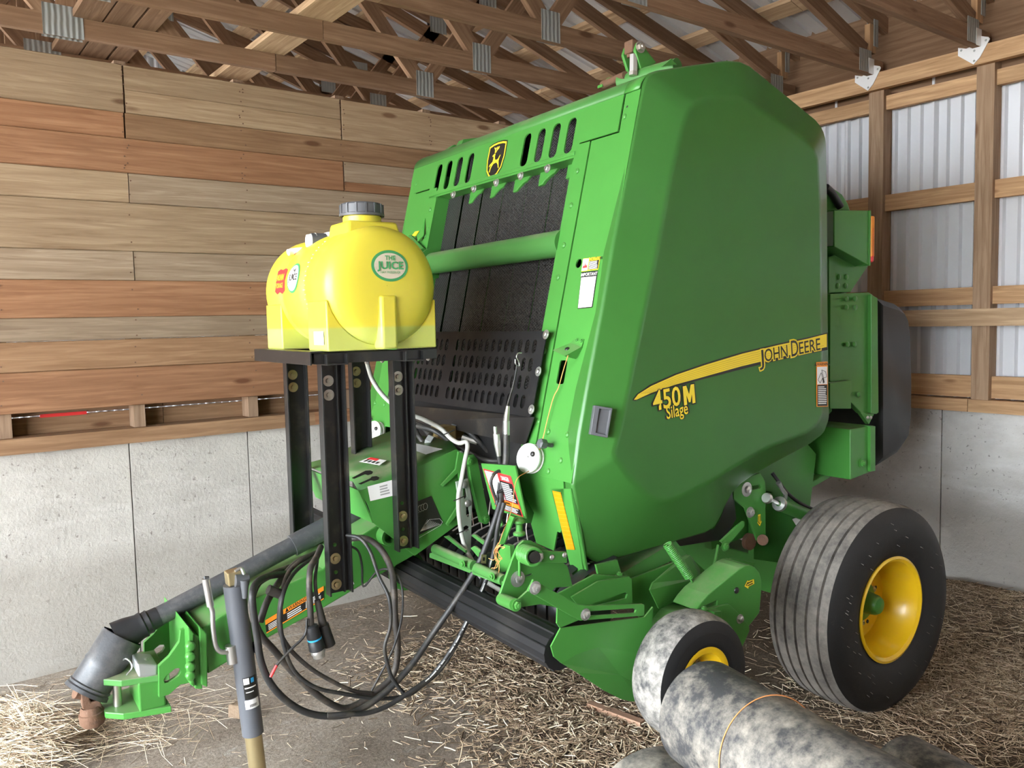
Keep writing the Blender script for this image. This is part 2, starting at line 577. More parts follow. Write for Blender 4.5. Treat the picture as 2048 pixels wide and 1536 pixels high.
def rrect(cx, cy, w, h, r, n=4):
    r = min(r, w / 2, h / 2)
    out = []
    for (sx, sy, a) in ((1, 1, 0), (-1, 1, 90), (-1, -1, 180), (1, -1, 270)):
        for q in range(n + 1):
            t = math.radians(a + 90 * q / n)
            out.append((cx + sx * (w / 2 - r) + r * math.cos(t), cy + sy * (h / 2 - r) + r * math.sin(t)))
    return out

def circ(cx, cy, r, n=14):
    return [(cx + r * math.cos(2 * math.pi * q / n), cy + r * math.sin(2 * math.pi * q / n)) for q in range(n)]

_bolt = {}
def bolt(parent, p, ax, r=0.012, mat='zinc', kind='nut', name=None):
    """hex head on a washer, or a domed rivet; all of a kind share one mesh"""
    key = (mat, kind)
    if key not in _bolt:
        mb = MB()
        if kind == 'nut':
            mb.lathe([(0, 0), (0, 1.45), (0.18, 1.45), (0.18, 0.95)], (0, 0, 0), (0, 0, 1), 14)
            mb.lathe([(0.18, 1.0), (0.85, 1.0), (0.95, 0.85), (0.95, 0.5), (1.25, 0.48), (1.3, 0.0)], (0, 0, 0), (0, 0, 1), 6)
        elif kind == 'washer':
            mb.lathe([(0, 0), (0, 1.9), (0.15, 1.9), (0.2, 1.0)], (0, 0, 0), (0, 0, 1), 20)
            mb.lathe([(0.2, 0.95), (0.8, 0.95), (0.9, 0.8), (0.9, 0.0)], (0, 0, 0), (0, 0, 1), 6)
        else:
            mb.lathe([(0, 1.0), (0.25, 0.9), (0.45, 0.55), (0.5, 0.0)], (0, 0, 0), (0, 0, 1), 12)
        _bolt[key] = mb.mesh('bolt_' + kind, mat, 40)
    o = link(name or ('rivet' if kind == 'dome' else 'bolt'), _bolt[key], parent)
    q = Vector((0, 0, 1)).rotation_difference(Vector(ax).normalized())
    off = BASE.get(root_of(o).name, Vector((0, 0, 0)))
    o.matrix_local = Matrix.Translation(Vector(p) - off) @ q.to_matrix().to_4x4() @ Matrix.Diagonal((r, r, r, 1))
    return o

def text(parent, body, o, U, V, size, mat, name='lettering', bold=0.0, align='CENTER', depth=0.0006, sx=1.0, label=None, fit=None):
    cu = bpy.data.curves.new(name, 'FONT')
    cu.body = body; cu.size = size; cu.align_x = align; cu.align_y = 'CENTER'
    cu.offset = bold * size; cu.extrude = 0.0; cu.resolution_u = 3
    tmp = bpy.data.objects.new('tmp_text', cu)
    COL.objects.link(tmp)
    dg = bpy.context.evaluated_depsgraph_get()
    me = bpy.data.meshes.new_from_object(tmp.evaluated_get(dg))
    bpy.data.objects.remove(tmp, do_unlink=True)
    U, V = Vector(U).normalized(), Vector(V).normalized()
    N = U.cross(V)
    off = BASE.get(root_of(parent).name, Vector((0, 0, 0)))
    if fit:
        xs = [v_.co.x for v_ in me.vertices]
        w_ = max(xs) - min(xs)
        mid = (max(xs) + min(xs)) / 2
        sx = fit / w_
        for v_ in me.vertices:
            v_.co.x -= mid
    me.transform(Matrix(((sx, 0, 0, 0), (0, 1, 0, 0), (0, 0, 1, 0), (0, 0, 0, 1))))
    for vtx in me.vertices:
        c = vtx.co
        vtx.co = Vector(o) + U * c.x + V * c.y + N * depth - off
    me.materials.clear(); me.materials.append(M[mat])
    ob = link(name, me, parent)
    if label:
        ob['label'] = label
    return ob

def sheet(parent, pts, mat, name, n, lift=0.0008, thick=0.0006, label=None):
    """thin flat label laid on a surface whose outward normal is n"""
    n = Vector(n).normalized()
    return part(MB().prism([Vector(p) + n * lift for p in pts], n * thick), name, mat, parent, None, label=label)
# ================================================================ THE BARN
YW, XW, ZC = 4.56, 4.98, 1.12                  # partition face, posts' inner face, top of the concrete
RX, EZ, SL = 0.84, 3.40, 0.26                  # ridge x, underside of the rafters at x = 5, slope
YEND, YFRONT, XOPEN = 8.6, -4.5, -3.4
WOODS = dict(tan=(0.37, 0.275, 0.180), red=(0.315, 0.168, 0.092), grey=(0.320, 0.250, 0.180), brown=(0.285, 0.175, 0.100),
             fresh=(0.60, 0.395, 0.225), dark=(0.235, 0.150, 0.095), pale=(0.56, 0.41, 0.265), truss=(0.29, 0.185, 0.118))

def shade(c, a=0.08):
    k = 1 + RND.uniform(-a, a)
    return tuple(min(1, x * k) for x in c)

# floor: a gently uneven dirt-covered slab
def mound(x, y):
    z = 0.055 * np.exp(-(((x - 2.35) / 0.42) ** 2 + ((y - 2.85) / 0.75) ** 2))
    z += 0.11 * np.exp(-(((x - 4.95) / 0.35) ** 2)) * np.clip((y + 1.0) / 1.5, 0, 1) * np.clip((3.4 - y) / 1.2, 0, 1)
    z += 0.03 * np.exp(-(((y - 4.56) / 0.16) ** 2)) * np.clip((x + 3.4) / 1, 0, 1)
    z += 0.075 * np.exp(-(((x - 3.22) / 0.65) ** 2 + ((y - 1.85) / 0.55) ** 2))
    z += 0.012 * np.sin(2.3 * x + 1.1 * y) * np.cos(1.9 * y - 0.7 * x) + 0.006 * np.sin(7 * x + 2) * np.sin(6 * y)
    return z - 0.012

gx = np.concatenate([np.arange(-3.4, 0.0, 0.2), np.arange(0.0, 5.21, 0.055)])
gy = np.concatenate([np.arange(-4.5, 0.6, 0.3), np.arange(0.6, 4.61, 0.055), np.arange(4.7, 8.7, 0.3)])
XX, YY = np.meshgrid(gx, gy, indexing='ij')
ZZ = mound(XX, YY)
fv = np.stack([XX.ravel(), YY.ravel(), ZZ.ravel()], 1)
ny = len(gy)
ii, jj = np.meshgrid(np.arange(len(gx) - 1), np.arange(ny - 1), indexing='ij')
q0 = (ii * ny + jj).ravel()
ff = np.stack([q0, q0 + ny, q0 + ny + 1, q0 + 1], 1)
fm = bpy.data.meshes.new('floor')
fm.from_pydata(fv.tolist(), [], ff.tolist())
fm.polygons.foreach_set('use_smooth', [True] * len(fm.polygons))
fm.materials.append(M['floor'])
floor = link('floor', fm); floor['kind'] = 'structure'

yard = structure('ground', MB().box((-33.4, 1.5, -0.12), (60, 80, 0.2)), 'gravel')

# ---- left partition: concrete stub wall, sill, studs, back boards, front boards
wall_l = structure('wall_left')
def wl_box(name, c, size, mat, color=None, parent=wall_l):
    me = MB().box((0, 0, 0), size).mesh(name, mat)
    o = link(name, me, parent); o.location = c
    if color:
        o.color = (*color, 1)
    return o

seams = [-3.3, -2.09, -0.85, 0.37 - 0.0, 0.992, 1.609, 2.83, 4.05, 5.25]
seams = [-3.4, -2.1, -0.9, 0.30, 0.992, 1.609, 2.83, 4.05, 5.30]
for a, b in zip(seams[:-1], seams[1:]):
    wl_box('concrete_pour', ((a + b) / 2, YW + 0.11, ZC / 2 - 0.05), (b - a - 0.006, 0.20, ZC + 0.1), 'concrete')
wl_box('joint_backing', (0.95, YW + 0.12, ZC / 2 - 0.05), (8.7, 0.18, ZC + 0.09), 'concrete')
beam('sill_plate', wall_l, (XOPEN, YW + 0.05, ZC + 0.04), (2.0, YW + 0.05, ZC + 0.04), 0.15, 0.075, (0, 1, 0), WOODS['brown'])
beam('sill_plate', wall_l, (2.0, YW + 0.05, ZC + 0.04), (5.1, YW + 0.05, ZC + 0.04), 0.15, 0.075, (0, 1, 0), shade(WOODS['red']))
for k in range(-6, 7):
    x = 0.455 + 0.6 * k
    if x < XOPEN + 0.1 or x > 5.0:
        continue
    beam('stud', wall_l, (x, YW + 0.075, ZC + 0.075), (x, YW + 0.075, 3.05), 0.055, 0.10, (1, 0, 0), shade((0.30, 0.21, 0.145)))
for (z0, z1, c) in ((1.185, 1.28, 'brown'), (1.287, 1.40, 'dark')):
    for a, b in ((XOPEN, 1.2), (1.2, 5.1)):
        beam('back_board', wall_l, (a, YW + 0.14, (z0 + z1) / 2), (b - 0.004, YW + 0.14, (z0 + z1) / 2), 0.022, z1 - z0, (0, 1, 0), shade(WOODS[c]))
# the red cloth or tag caught in the gap
wl_box('red_strip', (0.72, YW + 0.122, 1.284), (0.21, 0.004, 0.016), 'red')

def plank(parent, x0, x1, y, z0, z1, th, color, mat):
    """board with its front arrises worn off, so each joint reads as a groove"""
    L, h, c = (x1 - x0) / 2, (z1 - z0) / 2, 0.0035
    mb = MB()
    sec = [(th / 2, -h), (-th / 2 + c * 1.6, -h), (-th / 2, -h + c), (-th / 2, h - c), (-th / 2 + c * 1.6, h), (th / 2, h)]
    rings = [[(x, a, b) for a, b in sec] for x in (-L, L)]
    mb.rings(rings, True, True, True)
    o = link('plank', mb.mesh('plank', mat), parent)
    o.location = ((x0 + x1) / 2, y, (z0 + z1) / 2)
    o.color = (*color, 1)
    return o

rows = [  # z0, z1, [(x0, x1, tint)...]
    (1.317, 1.507, [(XOPEN, -0.6, 'red'), (-0.6, 2.95, 'red'), (2.95, 5.1, 'brown')]),
    (1.512, 1.652, [(XOPEN, 0.2 - 1.4, 'brown'), (-1.2, 2.62, 'brown'), (2.62, 5.1, 'tan')]),
    (1.658, 1.765, [(XOPEN, -0.2, 'grey'), (-0.2, 2.9, 'grey'), (2.9, 5.1, 'grey')]),
    (1.769, 1.950, [(XOPEN, -1.4, 'red'), (-1.4, 2.45, 'red'), (2.45, 5.1, 'red')]),
    (1.954, 2.097, [(XOPEN, 1.062, 'grey'), (1.062, 3.4, 'grey'), (3.4, 5.1, 'brown')]),
    (2.102, 2.340, [(XOPEN, -0.1, 'tan'), (-0.1, 3.05, 'tan'), (3.05, 5.1, 'grey')]),
    (2.345, 2.490, [(XOPEN, 1.059, 'tan'), (1.059, 2.9, 'grey'), (2.9, 5.1, 'tan')]),
    (2.495, 2.662, [(XOPEN, -0.4, 'red'), (-0.4, 2.250, 'red')]),
    (2.495, 2.545, [(2.254, 5.1, 'red')]), (2.549, 2.662, [(2.254, 4.0, 'grey'), (4.0, 5.1, 'brown')]),
    (2.667, 2.788, [(XOPEN, -1.0, 'red'), (-1.0, 1.053, 'red'), (1.058, 3.2, 'brown'), (3.2, 5.1, 'red')]),
    (2.793, 3.025, [(XOPEN, -0.9, 'tan'), (-0.9, 1.059, 'tan')]),
    (2.793, 2.905, [(1.064, 2.248, 'tan')]), (2.908, 3.025, [(1.064, 2.246, 'tan')]),
    (2.793, 3.022, [(2.253, 5.1, 'tan')]),
]
for z0, z1, segs in rows:
    for x0, x1, c in segs:
        pr_ = RND.uniform(0, 0.006)
        plank(wall_l, x0 + 0.002, x1 - 0.002, YW + 0.0125 - pr_, z0 - 0.0025, z1 + 0.002, 0.025, shade(WOODS[c], 0.13), 'wood')
# nail heads at the studs
nm = MB()
nm.lathe([(0, 0.004), (0.001, 0.004), (0.0015, 0.0)], (0, 0, 0), (0, -1, 0), 8)
nail_me = nm.mesh('nail_head', 'rust')
cnt = 0
for z0, z1, segs in rows:
    for k in range(0, 8):
        x = 0.455 + 0.6 * k
        for t in (0.22, 0.78):
            o = link('nail_head', nail_me, wall_l)
            o.location = (x + RND.uniform(-0.015, 0.015), YW - 0.0065, z0 + (z1 - z0) * t + RND.uniform(-0.01, 0.01))

# ---- right wall: concrete stub wall, sill, posts, girts, ribbed siding
wall_r = structure('wall_right')
for a, b in zip([-4.5, -2.2, 0.1, 2.385, 4.56, 6.6, 8.6][:-1], [-4.5, -2.2, 0.1, 2.385, 4.56, 6.6, 8.6][1:]):
    o = link('concrete_pour', MB().box((0, 0, 0), (0.22, b - a - 0.007, ZC + 0.1)).mesh('concrete_pour', 'lit_concrete'), wall_r)
    o.location = (5.17, (a + b) / 2, ZC / 2 - 0.05)
o = link('joint_backing', MB().box((0, 0, 0), (0.2, 13.1, ZC + 0.09)).mesh('joint_backing', 'lit_concrete'), wall_r)
o.location = (5.185, 2.05, ZC / 2 - 0.05)
for a, b in ((YFRONT, -0.4), (-0.4, 2.195), (2.199, 4.55), (4.6, YEND)):
    beam('sill_plate', wall_r, (5.05, a, ZC + 0.036), (5.05, b, ZC + 0.036), 0.17, 0.072, (1, 0, 0), shade(WOODS['fresh']))
posts = [2.14 + 0.635 * k for k in range(-10, 11)]
posts = [y for y in posts if YFRONT < y < YEND]
for y in posts:
    beam('post', wall_r, (XW + 0.05, y, ZC + 0.072), (XW + 0.05, y, 3.07), 0.095, 0.10, (0, 1, 0), shade((0.42, 0.30, 0.205), 0.1))
def bay(z0, z1, x, name, c, th=0.04):
    for a, b in zip(posts[:-1], posts[1:]):
        beam(name, wall_r, (x, a + 0.049, (z0 + z1) / 2), (x, b - 0.049, (z0 + z1) / 2), th, z1 - z0, (1, 0, 0), shade(WOODS[c], 0.12))
bay(1.20, 1.325, XW + 0.055, 'lower_girt', 'fresh')
bay(1.735, 1.835, XW + 0.045, 'girt', 'fresh')
bay(2.325, 2.425, XW + 0.045, 'girt', 'fresh')
bay(2.94, 3.025, XW + 0.045, 'girt', 'fresh')
for a, b in ((YFRONT, 0.2), (0.2, 2.60)):
    beam('kick_board', wall_r, (XW - 0.02, a, 1.662), (XW - 0.02, b, 1.662), 0.038, 0.098, (1, 0, 0), shade(WOODS['pale']))
for a, b in ((YFRONT, -0.3), (-0.3, 4.62), (4.62, YEND)):
    beam('top_plate', wall_r, (XW - 0.022, a, 3.108), (XW - 0.022, b, 3.108), 0.045, 0.10, (1, 0, 0), shade(WOODS['fresh'], 0.05))
    beam('top_plate', wall_r, (XW + 0.10, a, 3.07), (XW + 0.10, b, 3.07), 0.04, 0.16, (1, 0, 0), shade(WOODS['dark'], 0.05))

for a, b in ((YFRONT, 1.2), (1.2, 3.9), (3.9, YEND)):
    beam('eave_board', wall_r, (5.12, a, 3.37), (5.12, b - 0.004, 3.37), 0.035, 0.46, (1, 0, 0), shade(WOODS['dark'], 0.1))

def ribbed(y0, y1, pitch=0.0785, h=0.021, big=4):
    pts, y, k = [], y0, 0
    while y < y1 - pitch * 0.5:
        w = 0.012 if k % big else 0.018
        hh = h if k % big else h * 1.35
        pts += [(y, 0), (y + pitch - 2 * w - 0.008, 0), (y + pitch - w - 0.010, hh), (y + pitch - w + 0.004, hh)]
        y += pitch; k += 1
    pts.append((y1 + 0.012, 0))
    return pts
def siding_panel(y0, y1):
    pr_ = ribbed(y0, y1)
    mb = MB()
    mb.rings([[(5.085 - h, y, 1.13) for y, h in pr_], [(5.085 - h, y, 3.13) for y, h in pr_]], False)
    return mb
for k in range(14):
    a = YFRONT + 0.942 * k
    part(siding_panel(a, a + 0.942), 'siding_panel', 'siding', wall_r, None)

# ---- far end and near end of the shed
wall_b = structure('wall_back')
wall_f = structure('wall_front')
for k in range(9):
    a = -3.4 + 0.942 * k
    pr_ = ribbed(a, a + 0.942)
    part(MB().rings([[(x, YEND - h, 0.0) for x, h in pr_], [(x, YEND - h, 4.4) for x, h in pr_]], False), 'siding_panel', 'siding', wall_b, None)
wall_e = structure('wall_light_block')                 # unseen boards added to narrow the doorway and dim the baler's side
z_ = 0.0
while z_ < 4.5:                                  # unseen end wall, boarded dark to cut bounce onto the baler's side
    h_ = RND.choice((0.18, 0.21, 0.24))
    half = min(4.15, (4.55 - z_) / 0.26)
    cuts = [RX - half, RX + half * 0.1, RX + half]
    for a, b in zip(cuts[:-1], cuts[1:]):
        beam('plank', wall_f, (max(a, XOPEN), YFRONT, z_ + h_ / 2), (min(b, 4.97) - 0.003, YFRONT, z_ + h_ / 2), 0.025, h_ + 0.002, (0, 1, 0), shade(WOODS[RND.choice(('dark', 'brown'))], 0.1), 'wood')
    if z_ < 3.3:
        for a, b in ((YFRONT, -2.4), (-2.4, -1.0)):
            beam('plank', wall_e, (XOPEN, a, z_ + h_ / 2), (XOPEN, b - 0.003, z_ + h_ / 2), 0.025, h_ + 0.002, (1, 0, 0), shade(WOODS[RND.choice(('dark', 'brown'))], 0.1), 'wood')
    z_ += h_

# ---- roof: purlins and steel sheets as the ceiling seen from below
ceil = structure('ceiling')
def tcz(x):
    return EZ + SL * (5.0 - max(x, 2 * RX - x))
px_ = 5.23
while px_ > XOPEN - 0.2:
    if abs(px_ - RX) > 0.12:
        z = tcz(px_) + 0.145
        tilt = Vector((1, 0, -SL if px_ > RX else SL)).normalized()
        for a, b in ((YFRONT, 0.2), (0.2, 3.15), (3.15, 5.6), (5.6, YEND)):
            beam('purlin', ceil, (px_, a, z + 0.022), (px_, b - 0.004, z + 0.022), 0.135, 0.036, tilt, shade(WOODS['pale'], 0.14))
    px_ -= 0.52
for sgn in (1, -1):
    for k in range(15):
        a = YFRONT - 0.2 + 0.942 * k
        pr_ = ribbed(a, a + 0.942, 0.11775, 0.02, 4)
        x1 = 5.65 if sgn > 0 else 2 * RX - 5.65
        rows_ = []
        for x in (RX, x1):
            rows_.append([(x, y, tcz(x) + 0.19 + h) for y, h in pr_])
        part(MB().rings(rows_, False), 'roof_sheet', 'roofing', ceil, None)

# ---- trusses, one thing each, along the shed every 0.62 m
TRUSS_LABELS = {1.55: 'roof truss nearest the camera, cut off by the top right corner',
                2.17: 'roof truss ending at the rightmost bright tie bracket on the wall plate',
                2.79: 'roof truss resting on the second bright tie bracket from the right',
                3.41: 'roof truss passing right behind the lug on top of the machine',
                4.03: 'roof truss with the middle toothed plate, first in front of the board wall',
                4.66: 'roof truss just above the top edge of the board wall',
                5.28: 'roof truss first beyond the board wall, seen through the gap',
                5.90: 'roof truss second beyond the board wall, seen through the gap',
                6.52: 'roof truss third beyond the board wall, seen through the gap',
                7.14: 'roof truss fourth beyond the board wall, seen through the gap',
                7.76: 'roof truss farthest beyond the board wall'}
TEETH = mat_plain('toothed_plate', (0.36, 0.38, 0.37), 0.5, 0.5)
_nt2 = TEETH.node_tree
_w = _n(_nt2, 'ShaderNodeTexWave', wave_type='BANDS', bands_direction='X'); _w.inputs['Scale'].default_value = 12.0
_w.inputs['Distortion'].default_value = 1.5
_nt2.links.new(_n(_nt2, 'ShaderNodeTexCoord').outputs['Object'], _w.inputs[0])
bump(_nt2, _nt2.nodes['Principled BSDF'], _w.outputs['Fac'], 0.5, 0.006)
M['teeth'] = TEETH
for ty, lab in TRUSS_LABELS.items():
    t = thing('roof_truss', lab, 'truss', (RX, ty, 3.15), 'w', 'roof trusses')
    w = 0.04
    tint = lambda: shade(WOODS['truss'], 0.16)
    side = (0, 1, 0)
    xl = 2 * RX - 5.05
    beam('bottom_chord', t, (1.9, ty, 3.197), (5.05, ty, 3.197), w, 0.094, side, tint())
    beam('bottom_chord', t, (xl, ty, 3.197), (1.896, ty, 3.197), w, 0.094, side, tint())
    for s_ in (1, -1):
        mx_ = lambda x: x if s_ > 0 else 2 * RX - x
        beam('top_chord', t, (mx_(RX + 0.01), ty, tcz(RX) + 0.097), (mx_(5.62), ty, tcz(5.62) + 0.097), w - 0.0015, 0.092, side, tint())
        beam('web', t, (mx_(2.86), ty, 3.24), (mx_(1.99), ty, tcz(1.99) + 0.05), w - 0.003, 0.09, side, tint())
        beam('web', t, (mx_(2.90), ty, 3.24), (mx_(3.40), ty, tcz(3.40) + 0.05), w - 0.003, 0.09, side, tint())
        beam('web', t, (mx_(4.86), ty, 3.28), (mx_(2.45), ty, tcz(2.45) + 0.03), w - 0.003, 0.09, side, tint())
        beam('web', t, (mx_(0.90), ty, 3.22), (mx_(1.80), ty, tcz(1.80) + 0.06), w - 0.003, 0.09, side, tint())
        beam('web', t, (mx_(1.36), ty, 3.20), (mx_(0.86), ty, 3.84), w - 0.005, 0.09, side, tint())
        beam('heel_post', t, (mx_(4.93), ty, 3.28), (mx_(4.93), ty, tcz(4.93) + 0.03), w - 0.006, 0.07, side, shade(WOODS['fresh']))
        for (gx_, gz, gw, gh) in ((2.885, 3.225, 0.125, 0.155), (4.84, 3.22, 0.13, 0.13), (4.955, 3.40, 0.05, 0.16), (1.99, tcz(1.99) + 0.05, 0.15, 0.11), (3.40, tcz(3.4) + 0.05, 0.14, 0.11)):
            for sy in (-1, 1):
                me = MB().box((0, 0, 0), (gw, 0.003, gh)).mesh('toothed_plate', 'teeth')
                o = link('toothed_plate', me, t); o.location = (mx_(gx_) - RX, sy * 0.0215, gz - 3.15)
    beam('king_post', t, (RX, ty, 3.24), (RX, ty, tcz(RX) + 0.06), w - 0.0045, 0.09, side, tint())
    for sy in (-1, 1):
        me = MB().box((0, 0, 0), (0.18, 0.003, 0.15)).mesh('toothed_plate', 'teeth')
        o = link('toothed_plate', me, t); o.location = (0.82 - RX, sy * 0.0215, 3.215 - 3.15)
    # zinc tie holding the truss down to the plate
    if ty < 3.0:
        mb = MB()
        prof = [(-0.085, 0.0), (-0.085, 0.055), (-0.03, 0.035), (0.03, 0.045), (0.05, 0.10), (0.115, 0.075), (0.125, 0.06), (0.06, -0.05), (0.02, -0.085)]
        mb.prism([(XW - 0.048, ty + 0.03 - a * 0.8, 3.130 + b * 0.8) for a, b in prof], (-0.003, 0, 0))
        mb.box((XW - 0.075, ty - 0.0215 - 0.002, 3.195), (0.06, 0.002, 0.09))
        tie = part(mb, 'tie_bracket', 'bright_zinc', t, None)
        for a, b in ((-0.05, 0.03), (0.02, 0.01), (0.08, 0.05), (0.02, -0.045)):
            bolt(t, (XW - 0.052, ty + 0.03 - a, 3.125 + b), (-1, 0, 0), 0.006, 'galv', 'dome', 'nail_head')

# boards laid flat across the bottom chords
for (x, y0, y1, c, wd, nm_) in ((1.855, 2.9, 7.0, 'pale', 0.19, 'pale'), (0.93, 2.2, 7.0, 'dark', 0.13, 'dark'), (1.07, 2.2, 7.0, 'dark', 0.13, 'darker'), (1.20, 3.0, 7.0, 'truss', 0.10, 'brown')):
    t = thing('brace_board', {'pale': 'wide pale brace board laid flat across the truss bottom chords', 'dark': 'leftmost dark brace board laid across the truss bottom chords at upper left',
                              'darker': 'middle one of the three dark brace boards across the trusses at upper left', 'brown': 'rightmost and narrowest of the dark brace boards at upper left'}[nm_], 'board', (x, y0, 3.244), 'w', 'brace boards across the trusses')
    beam('plank', t, (x, y0, 3.263), (x, y1, 3.263), wd, 0.036, (1, 0, 0), shade(WOODS[c], 0.05))
# ================================================================ THE BALER
def K(ox, oy, s):
    return lambda x, y: (ox + x / s, oy + y / s)
YR, YL, YC = 2.22, 3.96, 3.09                  # side planes and centre line in the baler frame
baler = thing('round_baler', 'large green round hay baler with yellow wheels, standing in the corner of the shed', 'baler', (2.4, YC, 0))
NY = Vector((0, -1, 0))
PY = Vector((0, 1, 0))
def mir(p):
    return Vector((p[0], 2 * YC - p[1], p[2]))

# ---- moulded side panels
PAIRS = [((1143, 967), (1230, 915)), ((1146, 947), (1229, 900)), ((1156, 868), (1240, 860)), ((1171, 781), (1256, 785)), ((1201, 623), (1288.5, 625)),
         ((1222, 500), (1313.5, 508)), ((1252, 344), (1344, 345)), ((1279, 197), (1366, 250)), ((1287, 158), (1376, 224)), ((1297, 145), (1387, 209)),
         ((1314, 139), (1402, 200)), ((1380, 129), (1425, 193)), ((1455, 119), (1480, 196)), ((1480, 121), (1500, 205)), ((1500, 130), (1512, 213)),
         ((1570, 187), (1562, 245)), ((1632, 238), (1612, 280)), ((1646, 255), (1628, 298)), ((1653, 280), (1636, 320)), ((1655, 400), (1641, 410)),
         ((1656, 600), (1643, 600)), ((1658, 760), (1645, 760)), ((1659, 838), (1645, 830)), ((1648, 868), (1634, 850)), ((1622, 888), (1612, 866)),
         ((1546, 929), (1540, 893)), ((1505, 953), (1512, 908)), ((1481, 970), (1490, 921)), ((1464, 989), (1475, 929)), ((1452, 1011), (1455, 941)),
         ((1440, 1038), (1438, 952)), ((1429, 1057), (1420, 963)), ((1411, 1068), (1402, 973)), ((1358, 1083), (1375, 987)), ((1285, 1104), (1350, 999)),
         ((1226, 1121), (1335, 1003)), ((1206, 1127), (1325, 1003)), ((1191, 1126), (1314, 1001)), ((1177, 1118), (1300, 994)), ((1169, 1108), (1285, 982)),
         ((1156, 1052), (1255, 951))]
YIN = 2.152
outer = [S(*a, YR) for a, b in PAIRS]
inner = [S(*b, YIN) for a, b in PAIRS]
cen = sum(outer, Vector()) / len(outer)
flange = [p + (cen - p).normalized() * 0.012 + PY * 0.07 for p in outer]
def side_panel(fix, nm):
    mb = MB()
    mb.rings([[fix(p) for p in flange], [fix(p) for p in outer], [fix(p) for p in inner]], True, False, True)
    o = part(mb, nm, 'green_panel_shaded', baler, 40)
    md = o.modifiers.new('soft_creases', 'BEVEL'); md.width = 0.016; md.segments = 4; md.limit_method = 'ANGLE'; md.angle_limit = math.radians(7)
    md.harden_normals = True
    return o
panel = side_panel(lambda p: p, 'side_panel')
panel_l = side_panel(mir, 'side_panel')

# stripe, lettering and stickers on the right panel
YD = YIN - 0.0012
R2 = K(1100, 500, 3.413)
def sd(x, y):
    return S(*R2(x, y), YD)
top_e = [(562, 1025), (590, 985), (680, 920), (850, 845), (1050, 775), (1300, 700), (1550, 640), (1750, 597), (1895, 563)]
bot_e = [(1895, 682), (1750, 712), (1550, 755), (1300, 815), (1050, 880), (850, 935), (680, 990), (580, 1030)]
bl = [sd(*p) for p in top_e + bot_e]
part(MB().prism(bl, NY * 0.0006), 'stripe_border', 'decal_black', panel, None)
ty_e = [(572, 1022), (600, 985), (690, 928), (860, 852), (1060, 784), (1310, 708), (1560, 648), (1760, 605), (1888, 572)]
by_e = [(1888, 662), (1750, 692), (1550, 735), (1300, 795), (1050, 865), (850, 920), (690, 975), (590, 1022)]
part(MB().prism([sd(*p) + NY * 0.0007 for p in ty_e + by_e], NY * 0.0005), 'yellow_stripe', 'decal_yellow', panel, None)
for k in range(1, 6):                                             # fine printed lines along the stripe
    f = k / 6
    lo = list(reversed(by_e))
    line = []
    for a, b in zip(ty_e[1:], lo[1:]):
        line.append((a[0] + (b[0] - a[0]) * f, a[1] + (b[1] - a[1]) * f))
    mb = MB()
    up_ = [sd(x, y - 1.6) + NY * 0.0013 for x, y in line]; dn_ = [sd(x, y + 1.6) + NY * 0.0013 for x, y in line]
    mb.prism(up_ + dn_[::-1], NY * 0.0002)
    part(mb, 'stripe_line', mat_plain('decal_amber', (0.62, 0.42, 0.02), 0.4) if k == 1 else bpy.data.materials['decal_amber'], panel, None)
# brand lettering in small capitals: tall initials, lower remaining letters
a, b = S(*R2(1424, 735), YD), S(*R2(1842, 645), YD)
U = (b - a).normalized(); V = NY.cross(U).normalized(); V = V if V.z > 0 else -V
LT = (b - a).length
for body, f0, f1, sz, dy in (('J', 0.0, 0.07, 0.084, -0.005), ('OHN', 0.085, 0.45, 0.070, 0.0), ('D', 0.51, 0.625, 0.092, 0.004), ('EERE', 0.64, 1.0, 0.070, 0.0)):
    o_ = a + U * (LT * (f0 + f1) / 2) + V * dy
    text(panel, body, o_, U, V, sz, 'decal_yellow', 'lettering_halo', 0.07, depth=0.0018, fit=LT * (f1 - f0) + 0.014)
    text(panel, body, o_, U, V, sz, 'decal_black', 'lettering', 0.008, depth=0.0024, fit=LT * (f1 - f0))
def row_text(body, p0, p1, size, bold, halo):
    a, b = S(*p0, YD), S(*p1, YD)
    U = (b - a).normalized(); V = NY.cross(U).normalized()
    V = V if V.z > 0 else -V
    text(panel, body, (a + b) / 2, U, V, size, 'decal_black', 'lettering_halo', bold + halo, depth=0.0014, fit=(b - a).length + 0.016)
    text(panel, body, (a + b) / 2, U, V, size, 'decal_yellow', 'lettering', bold, depth=0.0022, fit=(b - a).length)
row_text('450', R2(700, 1042), R2(888, 1000), 0.098, 0.016, 0.045)
row_text('Silage', R2(792, 1118), R2(938, 1080), 0.064, 0.010, 0.028)
a, b = S(*R2(908, 996), YD), S(*R2(985, 978), YD)
U = (b - a).normalized(); V = NY.cross(U).normalized(); V = V if V.z > 0 else -V
wM, hM = (b - a).length, 0.070
oM = a - V * hM / 2
def letter_m(g):
    st = 0.26
    return [(-g, -g), (-g, hM + g), (wM * 0.30 + g * 0.5, hM + g), (wM * 0.5, hM * 0.52 + g), (wM * 0.70 - g * 0.5, hM + g), (wM + g, hM + g), (wM + g, -g), (wM * (1 - st) - g, -g),
            (wM * (1 - st) - g, hM * 0.50), (wM * 0.57, hM * 0.10 - g), (wM * 0.43, hM * 0.10 - g), (wM * st + g, hM * 0.50), (wM * st + g, -g)]
for g, mt_, l_ in ((0.005, 'decal_black', 0.0014), (0.0, 'decal_yellow', 0.0022)):
    part(MB().plate(letter_m(g), [], lambda x, y: oM + U * x + V * y + NY * l_, NY * 0.0003), 'lettering' if g == 0 else 'lettering_halo', mt_, panel, None)
def label_quad(parent, pts, mat, name, n, lift=0.001, lab=None):
    return sheet(parent, pts, mat, name, n, lift, 0.0004, lab)
